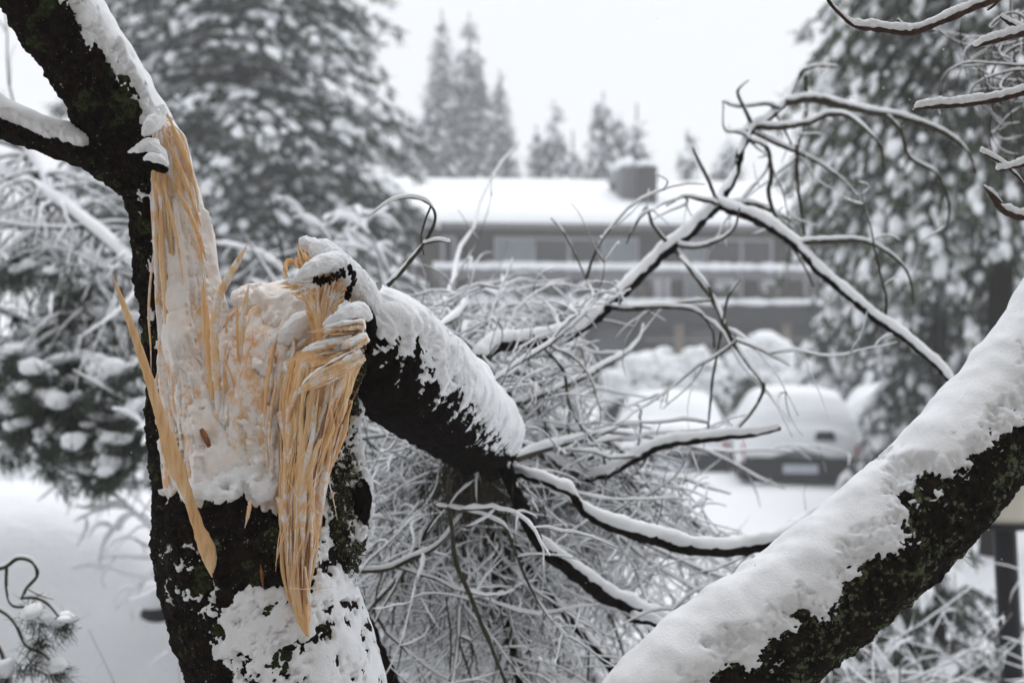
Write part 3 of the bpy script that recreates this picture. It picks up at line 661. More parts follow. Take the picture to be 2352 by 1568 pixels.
def snowcov_trunk():
    n1 = fbm(Q, 38, 5, 21, .62); n2 = fbm(Q, 12, 2, 25)
    n1 = n1 * .85 + fbm(Q, 130, 4, 22, .7) * .45
    bl = np.interp(y, [1100, 1150, 1250, 1350, 1450, 1568, 1700], [355, 375, 405, 430, 462, 512, 550])
    n3 = fbm(Q, 75, 5, 23, .72); right = sm(-70, 60, x - bl - n2 * 60 - n3 * 60)
    low = sm(1310, 1380, y + n2 * 25) * right * .66
    mid = ((y > 1080) & (y <= 1380)) * (right * (.05 + .3 * (x > 690)) + .30 * sm(350, 385, x) * sm(500, 440, x) * sm(1150, 1210, y))
    c = -.45 + low + mid + n1 * .55 + n3 * 1.0 + n2 * .4
    c = np.where(y > 1395, c + .10 * right, c)
    # upper limb: snow on the upper right edge
    wv = g.N @ nrm(np.array([.80, 0.05, .55])); lim = y < 420
    c = np.where(lim, (wv - .55) * 1.6 + n1 * .8, c)
    mids = (y >= 420) & (y < 1120); c = np.where(mids, -.22 + n1 * .9 + .2 * sm(335, 350, x) - .5 * (g.N[..., 0] < -.7), c)
    c = np.where(g.N[..., 1] > .6, -.3 + n1 * .5, c)
    return c
c = snowcov_trunk(); lim = (y < 420); wv0 = g.N @ nrm(np.array([.80, 0.05, .55]))
hgt = .0005 + np.where(lim, np.clip((wv0 - .35) * .034, .003, .016), .0058) * sm(0, .4, c) + fbm(Q, 40, 3, 31) * .0016
g.snow(c, hgt, M['snow_near'], broken)
# right hand bark shell with the branch scar
tp2 = [(760, 1640, D0 - .01, 95), (748, 1480, D0 - .01, 84), (742, 1340, D0 - .01, 68), (765, 1250, D0 - .005, 70), (782, 1180, D0, 66), (785, 1120, D0, 58), (778, 1050, D0, 46), (786, 985, D0 + .0, 36), (806, 920, D0, 22), (815, 890, D0, 8)]
g2 = htube(PS(tp2), [px2m(p[3], p[2]) for p in tp2], 130); Q2 = g2.V
g2.push(fbm(Q2, 95, 4, 2) * .008, fbm(Q2, 28, 3, 1) * .006); g2.mb().build('bark_shell', M['bark_moss'], broken)
n1 = fbm(Q2, 60, 5, 41, .65); x2, y2 = proj(g2.V); n1 = n1 * .75 + fbm(Q2, 190, 4, 42, .75) * .8; c = -.05 + n1 * .9 + .2 * sm(.3, .9, g2.N[..., 0]) - .25 * sm(1200, 1260, y2) * sm(1420, 1330, y2) + .15 * (y2 > 1400)
g2.snow(c, .0005 + .008 * sm(0, .4, c), M['snow_near'], broken)
mb = MB(); kc = P(834, 1150, D0 - .035); blobs(mb, kc[None], np.array([[.011, .010, .028]]), np.zeros(1), np.zeros(1), IV3, IF3, .25); mb.build('branch_scar', M['bark_dark'], broken)
# mossy bark flap in front of the break
tf = [(1400, 470, 690, D0 - .055, .04), (1300, 440, 690, D0 - .07, .045), (1230, 430, 685, D0 - .075, .045), (1180, 440, 670, D0 - .07, .04), (1140, 455, 655, D0 - .06, .03)]
g3 = loft(tf, 90, 170); Q3 = g3.V; g3.push(fbm(Q3, 100, 4, 7) * .009, fbm(Q3, 30, 3, 6) * .009); g3.mb().build('mossy_bark_flap', M['bark_moss'], broken)
x3, y3 = proj(g3.V); n3 = fbm(Q3, 30, 5, 66, .6); n3 = n3 * .8 + fbm(Q3, 130, 4, 67, .7) * .5; c = -.55 + n3 * .9 + .75 * sm(1215, 1140, y3 - 30 * np.sin((x3 - 480) / 34) * sm(470, 500, x3)) + .8 * sm(1335, 1390, y3)
g3.snow(c, .0005 + .012 * sm(0, .5, c), M['snow_near'], broken)
# torn wood face of the tall strip
W1 = [(256, 379, 384, D0 - .06, .004), (285, 362, 400, D0 - .065, .015), (330, 352, 424, D0 - .06, .025), (400, 351, 442, D0 - .04, .03), (450, 353, 455, D0 - .03, .03), (550, 358, 470, D0 - .02, .03), (650, 362, 486, D0 - .015, .032),
      (750, 366, 505, D0 - .015, .035), (850, 372, 550, D0 - .02, .042), (950, 376, 610, D0 - .03, .05), (1050, 376, 665, D0 - .045, .055), (1130, 384, 690, D0 - .05, .055), (1210, 400, 660, D0 - .045, .05), (1260, 425, 600, D0 - .03, .03)]
g = loft(W1, 430, 170, .8); Q = g.V.copy()
grain = fbm(g.cyl(4, 170), 1.0, 4, 12); deep = fbm(g.cyl(2.5, 45), 1.0, 3, 13)
g.push(grain * .006, deep * .014); g.mb().build('torn_wood', M['wood_dusty'], broken)
x, y = proj(g.V); n1 = fbm(Q, 45, 4, 51, .6); st = fbm(g.cyl(5, 60), 1.0, 3, 53)
u = (x - np.interp(y, [256, 400, 850, 1260], [375, 349, 360, 420])) / np.interp(y, [256, 400, 850, 1260], [15, 95, 190, 190])
n1 = n1 * .7 + fbm(Q, 140, 3, 52, .6) * .25
c = -.62 + .95 * sm(360, 560, y + st * 60) + .6 * n1 - st * 1.0 - .5 * grain - .8 * sm(-.45, -.8, g.N[..., 0]) * (y < 1120)
c = np.where(y < 340, -.1 + n1 * .8, c)
g.snow(c, .0005 + .010 * sm(0, .6, c) + fbm(Q, 30, 2, 55) * .0025, M['snow_wood'], broken)
def ribs(g, n, rows, wd, ln, lift=.004):
    fr = np.where(g.N[g.n // 2, :, 1] < -.35)[0]
    for _ in range(n):
        i0 = int(rng.uniform(*rows) * g.n); i1 = min(g.n - 2, i0 + int(rng.uniform(*ln) * g.n)); ii = np.linspace(i0, i1, 6).astype(int); j = rng.choice(fr); jj = (j + np.cumsum(rng.integers(-1, 2, 6))) % g.m
        V = g.V[ii, jj] + g.N[ii, jj] * (lift + .004 * np.sin(np.linspace(0, 3.1, 6)))[:, None]; r_ = rng.uniform(*wd) / 2
        q = spline(np.hstack([V, (np.array([.1, .8, 1, .9, .6, .1]) * r_)[:, None]]), 20); t = nrm(np.gradient(q[:, :3], axis=0)); a = nrm(np.cross(t, [0.0, 1, 0])); b = np.cross(t, a); R_ = np.maximum(q[:, 3:4], .0002)
        Grid(q[:, :3], a * R_, b * R_ * .8, 6).mb().build('splinter', M[rng.choice(['wood', 'wood_pale', 'wood_dusty'])], broken)
ribs(g, 15, (.05, .35), (.002, .008), (.12, .4)); ribs(g, 9, (.3, .7), (.0015, .005), (.08, .25), .008)
# broken stump middle behind the splinters
W2 = [(672, 600, 690, D0 + .03, .01), (695, 560, 722, D0 + .02, .04), (740, 535, 735, D0 + .01, .06), (800, 505, 740, D0, .07), (900, 500, 725, D0 - .02, .075), (1000, 510, 705, D0 - .035, .07), (1100, 530, 695, D0 - .05, .06), (1180, 550, 690, D0 - .06, .04)]
g = loft(W2, 220, 170, .85); Q = g.V.copy(); gr = fbm(g.cyl(5, 150), 1, 4, 71); dp = fbm(g.cyl(6, 35), 1, 3, 72)
g.push(gr * .006, dp * .016); g.mb().build('torn_wood', M['wood_dusty'], broken)
x, y = proj(g.V); n1 = fbm(Q, 34, 3, 73, .55) + fbm(Q, 140, 3, 74, .6) * .25; c = .12 + .6 * n1 - dp * .8 - gr * .3 + .5 * sm(720, 690, y) + .35 * sm(640, 690, x) * sm(860, 760, y) - .5 * sm(120, 0, np.hypot((x - 600) * 1.0, (y - 765) * 1.6))
g.snow(c, .001 + .017 * sm(0, .6, c) + fbm(Q, 28, 2, 75) * .005, M['snow_wood'], broken); ribs(g, 10, (.15, .6), (.002, .006), (.1, .3), .010)
# soft snow pads lying on the ledge of the break and in the valley
def pad(par, lines, name='snow_pad', m=70, seed=0, mt='snow_near', amp=.35):
    pts = PS(lines); rad = [px2m(p[3], p[2]) for p in lines]; g_ = htube(pts, rad, m, .002)
    g_.push(fbm(g_.V, 30, 4, 80 + seed) * np.minimum(g_.r, .03) * amp * 1.2 + fbm(g_.V, 120, 4, 81 + seed, .65) * np.minimum(.0022 if mt == 'snow_near' else .006, g_.r * .5) + fbm(g_.V, 280, 3, 82 + seed, .7) * .0016); return g_.mb().build(name, M[mt], par)
DF = D0 - .10
TL = [(1045, 500, 640, D0 - .07, .02), (1085, 450, 672, D0 - .07, .045), (1125, 436, 678, D0 - .07, .062), (1160, 440, 676, D0 - .068, .058), (1200, 450, 668, D0 - .06, .045), (1230, 470, 650, D0 - .05, .03)]
g = loft(TL, 80, 150, .9); Q = g.V.copy(); n1 = fbm(Q, 34, 5, 95, .62); x, y = proj(Q); g.push(0 * n1, fbm(Q, 22, 4, 96, .55) * .012)
n1 = n1 * .8 + fbm(Q, 110, 4, 98, .7) * .6; c = .35 - 1.7 * sm(-40, 30, y - np.interp(x, [436, 455, 500, 540, 556, 570, 595, 625, 650, 678], [1200, 1160, 1182, 1172, 1118, 1130, 1192, 1165, 1150, 1150])) + n1 * .7; g.snow(c, .004 * sm(0, .4, c), M['snow_near'], broken)
pad(broken, [(655, 830, DF + .02, 5), (668, 850, DF + .015, 24), (690, 862, DF + .015, 24), (706, 870, DF + .02, 5)], seed=3)
pad(broken, [(585, 700, D0 - .02, 8), (620, 690, D0 - .02, 18), (660, 695, D0 - .02, 24), (700, 715, D0 - .02, 28), (715, 745, D0 - .02, 12)], seed=4)
pad(broken, [(640, 800, D0 - .06, 6), (665, 770, D0 - .06, 26), (695, 745, D0 - .055, 30), (715, 720, D0 - .05, 10)], seed=5)
pad(broken, [(560, 850, D0 - .06, 4), (600, 810, D0 - .06, 14), (640, 775, D0 - .06, 14), (670, 750, D0 - .06, 5)], seed=6)
# splinters
def sliver(par, pts, w, thick=.4, m='wood', name='splinter', n=None, seed=0, snow=0):
    n = n or max(10, 5 * len(pts)); q = spline(np.array([[*P(*p[:3]), px2m(ww / 2, p[2])] for p, ww in zip(pts, w)]), n)
    t = nrm(np.gradient(q[:, :3], axis=0)); a = nrm(np.cross(t, [0.0, 1, 0])); b = np.cross(t, a); r = np.maximum(q[:, 3:4], .0003)
    wob = 1 + (.14 if n < 60 else .05) * rng.normal(size=(n, 1)); g_ = Grid(q[:, :3], a * r * wob, b * np.maximum(r * thick, .0006), 7)
    o = g_.mb().build(name, M[m], par)
    if snow:
        c = q[:, :3] + np.array([0, 0, 1]) * (r * .5) + np.array([0, -.001, 0]); s = np.maximum(r * .7 + snow, .0008) * (1 + .3 * rng.normal(size=(n, 1)))
        s[0] = s[-1] = .0005
        so = Grid(c, a * s, b * s, 7).mb().build('snow', M['snow_near']); so.parent = o
    return o
DS = D0 - .125
sliver(broken, [(258, 632, DS - .03), (280, 690, DS - .03), (312, 780, DS - .03), (345, 880, DS - .03), (375, 980, DS - .025), (400, 1060, DS - .02), (428, 1130, DS - .015), (455, 1210, DS - .01), (478, 1270, DS - .005), (487, 1325, DS)],
       [1, 13, 19, 22, 30, 42, 26, 30, 40, 3], .3, 'wood', n=70)['label'] = 'longest splinter curving off the left side of the trunk'
sliver(broken, [(570, 558, DS), (545, 602, DS), (515, 655, DS), (497, 700, DS + .01), (492, 780, DS + .02), (497, 880, DS + .03), (500, 960, DS + .03)], [1, 14, 20, 22, 22, 18, 8], .5, 'wood_pale', n=50)
sliver(broken, [(467, 638, DS + .03), (468, 690, DS + .03), (474, 760, DS + .03), (482, 840, DS + .03), (488, 920, DS + .03)], [1, 13, 20, 20, 8], .5, 'wood', n=30)
sliver(broken, [(571, 652, DS + .04), (565, 690, DS + .04), (556, 740, DS + .04), (552, 820, DS + .04)], [1, 11, 17, 8], .5, 'wood_pale', n=26)
sliver(broken, [(546, 690, DS + .04), (546, 750, DS + .04), (548, 830, DS + .04)], [1, 9, 8], .5, 'wood', n=20)
sliver(broken, [(628, 785, DS + .03), (620, 830, DS + .02), (612, 900, DS + .01), (606, 980, DS)], [1, 9, 12, 5], .5, 'wood', n=24)
sliver(broken, [(462, 985, DS + .03), (474, 1010, DS + .025), (490, 1045, DS + .02)], [12, 14, 2], .4, 'wood_end')
sliver(broken, [(575, 1150, DS), (570, 1180, DS - .01), (562, 1212, DS - .01)], [12, 9, 1], .4, 'wood_pale')
sliver(broken, [(598, 1295, DS - .01), (601, 1320, DS - .01), (604, 1348, DS - .01)], [2, 8, 2], .4, 'wood_end')
sliver(broken, [(640, 1140, DS - .02), (655, 1200, DS - .02), (663, 1260, DS - .02)], [16, 14, 3], .4, 'wood_pale')
for k in range(24):     # short splinters standing in the valley, leaning with the tear
    x0 = rng.uniform(520, 720); y0 = rng.uniform(830, 1060); f_ = (x0 - 520) / 200; ln = rng.uniform(50, 150); ang = f_ * .75 - .12 + rng.normal() * .14
    x1, y1 = x0 + math.sin(ang) * ln, y0 - math.cos(ang) * ln; dd = DS + .045 - .02 * (y0 - 830) / 230
    b = rng.normal() * 8
    sliver(broken, [(x1, y1, dd), ((x0 + x1) / 2 + b, (y0 + y1) / 2, dd - .004), (x0, y0, dd)], [.8, rng.uniform(4, 11), 5], .5, rng.choice(['wood', 'wood', 'wood_pale']), n=12)
for (a, b_, w_) in (((385, 262), (455, 455), 14), ((392, 290), (440, 420), 16), ((372, 300), (462, 520), 12), ((400, 420), (475, 600), 13), ((368, 400), (420, 640), 8)):
    m_ = ((a[0] + b_[0]) / 2 + 6, (a[1] + b_[1]) / 2)
    sliver(broken, [(*a, D0 - .085), (*m_, D0 - .082), (*b_, D0 - .062)], [3, w_, 2], .7, 'wood', n=20)
# golden fan of fibres joining the stump to the fallen stem
FN = [(1462, 700, 712, D0 - .125, .003), (1400, 672, 712, D0 - .125, .009), (1330, 658, 715, D0 - .12, .014), (1200, 650, 732, D0 - .115, .02), (1100, 648, 746, D0 - .105, .025), (1000, 655, 775, D0 - .095, .035), (900, 650, 808, D0 - .085, .045), (840, 665, 832, D0 - .075, .045), (800, 700, 835, D0 - .06, .03)]
g = loft(FN, 250, 120, .85); gr = fbm(g.cyl(3, 160), 1, 4, 91); dp = fbm(g.cyl(3, 45), 1, 3, 92); g.push(gr * .005 + dp * .010); g.mb().build('fibre_core', M['wood'], broken)
def fan(y): return np.interp(y, [800, 840, 900, 1000, 1100, 1200, 1330, 1400, 1462], [690, 655, 640, 646, 643, 644, 655, 668, 702]), np.interp(y, [800, 840, 900, 1000, 1100, 1200, 1330, 1400, 1462], [838, 838, 822, 788, 750, 734, 716, 713, 713])
for k in range(84):
    f_ = rng.random(); f1 = np.clip(f_ + rng.normal() * .16, 0, 1); y0 = rng.uniform(820, 1050); y1 = y0 + rng.uniform(180, 460); y1 = min(y1, rng.uniform(1300, 1460))
    ys = np.linspace(y0, y1, 5); ff = np.linspace(f_, f1, 5) + rng.normal(size=5) * .03; a, b_ = fan(ys); xs = a + (b_ - a) * ff
    dd = np.interp(ys, [800, 900, 1100, 1330, 1460], [D0 - .13, D0 - .135, D0 - .135, D0 - .138, D0 - .13]) + .035 * (abs(ff - .5) * 2) ** 2 * np.interp(ys, [800, 1400], [1.2, .4]) - rng.uniform(0, .012)
    wd = rng.uniform(2.5, 7.5) + 14 * rng.random() ** 3; jg = 1 + .3 * rng.normal(size=5)
    sliver(broken, [(p, q_, r_) for p, q_, r_ in zip(xs, ys, dd)], list(np.maximum(.8, np.array([rng.uniform(1, wd), wd, wd, wd * .7, .8]) * jg)), .45, 'wood_dusty' if rng.random() < .15 + .35 * (ys.mean() > 1150) else rng.choice(['wood', 'wood_pale', 'wood_end'], p=[.55, .37, .08]), n=24)
for k in range(16):
    f_ = rng.random(); y0 = rng.uniform(1020, 1240); ys = np.linspace(y0, y0 + rng.uniform(60, 160), 4); a, b_ = fan(ys); xs = a + (b_ - a) * (f_ + np.linspace(0, rng.normal() * .4, 4))
    sliver(broken, [(p, q_, D0 - .15) for p, q_ in zip(xs, ys)], [.8, 2.5, 2, .8], .8, 'wood_pale', n=12, name='fibre')
sliver(broken, [(655, 1348, DS - .03), (700, 1352, DS - .03), (765, 1348, DS - .03)], [1, 2.5, 1], 1, 'wood_pale', name='fibre')
sliver(broken, [(700, 1300, DS - .02), (712, 1400, DS - .02), (706, 1450, DS - .015)], [5, 6, 1], .7, 'wood_pale')
# left side branch of the limb
bp = [(-420, 230, D0 - .05, 34), (-120, 238, D0 - .05, 36), (0, 282, D0 - .05, 36), (90, 316, D0 - .05, 32), (170, 342, D0 - .05, 32), (235, 372, D0 - .045, 38), (300, 410, D0 - .03, 45)]
g = htube(PS(bp), [px2m(p[3], p[2]) for p in bp], 120); Q = g.V.copy(); g.push(fbm(Q, 110, 4, 2) * .006, fbm(Q, 30, 2, 2) * .004); br = g.mb().build('side_branch', M['bark'], broken)
n1 = fbm(Q, 60, 4, 33, .6); n1 = n1 + fbm(Q, 170, 3, 34, .7) * .6; c = (g.N[..., 2] - .2) * 1.3 + n1 * .5; x, y = proj(g.V); c -= sm(185, 235, x) * 2
g.snow(c, .001 + .013 * sm(0, .5, c), M['snow_near'], broken)
# snow lump and bark lip at the top of the tear
pad(broken, [(295, 350, D0 - .10, 3), (318, 340, D0 - .11, 10), (345, 330, D0 - .115, 17), (370, 352, D0 - .115, 14), (386, 378, D0 - .11, 4)], seed=8, amp=.9, m=90)
pad(broken, [(328, 312, D0 - .11, 4), (348, 285, D0 - .11, 13), (366, 258, D0 - .10, 14), (376, 240, D0 - .10, 4)], seed=9, amp=.9, m=90)
pad(broken, [(325, 385, D0 - .10, 12), (350, 378, D0 - .115, 16), (372, 385, D0 - .12, 12), (386, 392, D0 - .12, 4)], name='bark_lip', seed=10, mt='bark_dark', amp=.7)
pad(broken, [(330, 365, D0 - .12, 4), (352, 362, D0 - .125, 11), (376, 372, D0 - .13, 9), (386, 382, D0 - .13, 3)], seed=11)

# ------------------------------------------------------------------ fallen stem
fallen = thing('fallen_stem', 'snapped-off stem lying over to the right with snow on top and branches spread below', 'tree', (P(1100, 1000, 2.5)[0], 2.5, 0))
ft = [(800, 745, D0 + .0, 95), (835, 780, D0 + .01, 118), (880, 825, 2.0, 124), (940, 875, 2.1, 118), (1010, 925, 2.25, 108), (1060, 965, 2.4, 98), (1098, 1000, 2.55, 86), (1112, 1035, 2.75, 68), (1110, 1075, 3.0, 44), (1105, 1130, 3.3, 25), (1110, 1200, 3.6, 12)]
g = htube(PS(ft), [px2m(p[3], p[2]) for p in ft], 240, .0028); Q = g.V.copy()
g.push(fbm(Q, 90, 4, 5) * .007, fbm(Q, 24, 2, 4) * .008); g.mb().build('stem', M['bark_dark'], fallen)
# coordinates that run down the sides, so the snow ends in streaks
stq = np.stack([g.S * 95, g.T * 2.2, 0 * g.S], -1); s1 = fbm(stq, 1.0, 4, 61, .6); n1 = fbm(Q, 70, 4, 62, .6)
wv = g.N @ nrm(np.array([.42, -.10, .92])); n1 = n1 + fbm(Q, 180, 3, 65, .7) * .6; c = (wv - .20) * 1.0 + s1 * .62 + n1 * (.5 + .6 * sm(.5, .1, wv))
x, y = proj(g.V); c += .45 * sm(900, 845, x) * sm(870, 780, y); c = np.where(y > 1045, c - 1.5, c)
c += .45 * sm(1040, 1120, x)
g.snow(c, .001 + np.clip(.003 + (wv - .05) * .018, .002, .017) * sm(0, .7, c) + fbm(Q, 50, 3, 63) * .0012, M['snow_near'], fallen)
# broken end: end grain, stacked plates, fibre neck and the curled head
pad(fallen, [(806, 790, D0 - .06, 6), (818, 775, D0 - .07, 30), (826, 755, D0 - .07, 30), (832, 735, D0 - .06, 8)], name='heartwood', seed=21, mt='wood_end', amp=.4)
pad(fallen, [(836, 700, D0 - .07, 8), (848, 735, D0 - .08, 13), (853, 770, D0 - .08, 13), (848, 815, D0 - .07, 8)], name='bark_rim', seed=22, mt='bark_dark', amp=.8)
pad(fallen, [(815, 810, D0 - .09, 4), (835, 822, D0 - .09, 9), (850, 830, D0 - .08, 4)], name='bark_rim', seed=23, mt='bark_dark', amp=.8)
pad(fallen, [(820, 940, D0 - .02, 6), (812, 900, D0 - .05, 12), (830, 850, D0 - .06, 12), (842, 820, D0 - .06, 6)], name='bark_rim', seed=24, mt='bark_moss', amp=.8)
DP = D0 - .15
def plate(pts, w, thick, sn, m='wood_pale'):
    w = [a * .72 for a in w]; pa = np.array(pts, float); L_e = pa[-1] - pa[0]
    for k in range(5):
        e0 = rng.uniform(0, .3); e1 = rng.uniform(.6, 1.05); of = rng.uniform(-.75, .75) * max(w)
        sliver(fallen, [tuple(pa[0] + L_e * e0 + [0, of, -.004]), tuple(pa[0] + L_e * (e0 + e1) / 2 + [0, of * .8 + rng.normal() * 2, -thick * .9]), tuple(pa[0] + L_e * e1 + [0, of * .5, -.004])], [5, rng.uniform(5, 11), .6], .5, str(rng.choice(['wood', 'wood_pale', 'wood_pale'])), n=14, snow=.0008 if of < 0 else 0)
    q = spline(np.array([[*P(*p), px2m(ww / 2, p[2])] for p, ww in zip(pts, w)]), 34); n = len(q)
    t = nrm(np.gradient(q[:, :3], axis=0)); a = nrm(np.cross(t, [0.0, 1, 0])); b = np.cross(t, a); r = q[:, 3:4]
    G_ = Grid(q[:, :3], a * r * (1 + .12 * rng.normal(size=(34, 1))), b * thick * np.clip(r / r.max() * 1.4, .2, 1), 26, .8); G_.push(fbm(G_.cyl(20, 320), 1, 4, int(pts[0][1]), .65) * .0055); o = G_.mb().build('splinter_plate', M[m], fallen)
    up = a * np.sign(a[:, 2:3] + 1e-6)
    c = q[:, :3] + up * (r + sn * .35); A_ = up * sn * np.clip(r / r.max() * 1.6, .1, 1); B_ = b * thick * .8 * np.clip(r / r.max() * 1.4, .2, 1); 
    S_ = Grid(c, A_, B_, 22); S_.push(fbm(S_.V, 110, 4, 5, .65) * .0035); so = S_.mb().build('snow', M['snow_wood' if sn < .006 else 'snow_near']); so.parent = o
plate([(838, 748, DP), (795, 752, DP), (760, 757, DP), (738, 762, DP)], [22, 26, 18, 3], .016, .0032)
plate([(846, 778, DP - .01), (822, 788, DP - .01), (800, 796, DP - .01), (785, 804, DP - .01)], [16, 20, 14, 2], .014, .0045)
plate([(812, 780, DP), (770, 788, DP), (730, 797, DP), (697, 806, DP)], [20, 20, 14, 2], .014, .0028)
plate([(832, 812, DP - .012), (800, 830, DP - .015), (760, 850, DP - .018), (720, 875, DP - .015), (684, 902, DP - .01)], [38, 40, 36, 26, 2], .016, .0025)
plate([(820, 800, DP + .01), (790, 808, DP + .01), (755, 816, DP + .01), (730, 815, DP + .01)], [14, 18, 12, 3], .014, .001, 'wood')
plate([(835, 765, DP + .01), (800, 768, DP + .01), (760, 774, DP + .01), (742, 778, DP + .01)], [12, 14, 12, 3], .014, .001, 'wood')
for k in range(26):
    x0 = rng.uniform(790, 840); y0 = rng.uniform(750, 835); ln = rng.uniform(40, 95); ang = rng.normal() * .12 + .18
    sliver(fallen, [(x0, y0, DP + .01), (x0 - ln * .5, y0 + ln * .5 * ang + rng.normal() * 2, DP + rng.uniform(-.015, .01)), (x0 - ln, y0 + ln * ang, DP)], [3, rng.uniform(3, 8), .6], .6, rng.choice(['wood', 'wood_pale', 'wood_end']), n=12)
pad(fallen, [(762, 880, D0 - .05, 20), (748, 820, D0 - .07, 26), (738, 770, D0 - .08, 26), (738, 725, D0 - .085, 30), (745, 690, D0 - .085, 42), (748, 655, D0 - .075, 50), (740, 615, D0 - .06, 36), (718, 580, D0 - .06, 14)], name='fibre_neck', seed=25, mt='wood', m=90, amp=.4)
for k in range(46):     # fibres rising from the neck and curling outwards under the head
    f_ = rng.uniform(-1, 1); x0 = 742 + f_ * 18; y0 = rng.uniform(760, 860); d_ = D0 - .115 + .02 * abs(f_)
    tx = 738 + f_ * rng.uniform(45, 72); ty = rng.uniform(632, 690); 
    sliver(fallen, [(x0 + 6, y0, d_ + .01), (738 + f_ * 20, 735, d_), (736 + f_ * 36, 695, d_ - .012), (tx, ty, d_ - .008), (tx + f_ * 6, ty - rng.uniform(-14, 10), d_)], [2, rng.uniform(4, 9), rng.uniform(4, 8), 5, .8], .6, rng.choice(['wood', 'wood_pale']), n=20)
for (cx, cy, r_) in ((672, 622, 17), (668, 612, 12), (690, 606, 10)):   # curls at the left
    th = np.linspace(2.2, 6.6, 8)
    sliver(fallen, [(cx + r_ * math.cos(a), cy + r_ * 1.2 * math.sin(a), D0 - .12 + .004 * i) for i, a in enumerate(th)], [1, 9, 11, 11, 10, 8, 5, 1], .5, 'wood', n=26)
for (a, b_) in (((684, 560), (722, 622)), ((682, 562), (705, 640)), ((698, 572), (718, 612)), ((692, 590), (700, 650))):
    sliver(fallen, [(*a, D0 - .10), ((a[0] + b_[0]) / 2 - 3, (a[1] + b_[1]) / 2, D0 - .115), (*b_, D0 - .11)], [.8, 8, 6], .6, 'wood', n=14)
for k in range(22):     # ragged pale shavings left of the head
    x0 = rng.uniform(690, 745); y0 = rng.uniform(632, 672); ln = rng.uniform(25, 62); sl = rng.uniform(.05, .5)
    sliver(fallen, [(x0, y0, D0 - .14), (x0 - ln * .5, y0 + ln * sl * .3, D0 - .145), (x0 - ln, y0 + ln * sl * .55, D0 - .14)], [6, rng.uniform(5, 10), .8], .5, rng.choice(['wood_pale', 'wood_pale', 'wood']), n=12)
mb = MB(); cur = np.vstack([spline(np.array([(722, 643), (742, 645), (765, 637), (790, 624)], float), 60), spline(np.array([(803, 616), (812, 634), (810, 655), (800, 672), (797, 686)], float), 50)])
C = np.array([P(x_ + rng.normal() * 2.5, y_ + rng.normal() * 3.6, D0 - (.143 if k < 60 else .122) + rng.normal() * .002) for k, (x_, y_) in enumerate(cur)])
blobs(mb, C, rng.uniform(.0010, .0036, (len(C), 3)) * [.8, .8, 1.5], rng.uniform(0, 6, len(C)), rng.uniform(-1, 1, len(C)), IV2, IF2, .35); mb.build('bark_rim', M['bark_dark'], fallen)
pad(fallen, [(686, 552, D0 - .09, 6), (700, 556, D0 - .09, 15), (722, 566, D0 - .09, 20), (750, 585, D0 - .10, 30), (778, 608, D0 - .10, 30), (805, 632, D0 - .07, 28), (830, 665, D0 - .05, 34), (850, 700, D0 - .05, 28), (858, 740, D0 - .05, 18), (860, 775, D0 - .05, 6)], seed=28, m=110, amp=.22)
pad(fallen, [(664, 650, D0 - .15, 2), (688, 634, D0 - .152, 8), (715, 616, D0 - .15, 17), (745, 604, D0 - .14, 23), (775, 598, D0 - .12, 20), (795, 605, D0 - .1, 8)], seed=29, m=90, amp=.3)
pad(fallen, [(742, 745, D0 - .14, 3), (770, 732, D0 - .15, 14), (800, 716, D0 - .14, 18), (830, 712, D0 - .12, 20), (848, 730, D0 - .1, 8)], seed=30, m=80, amp=.35)

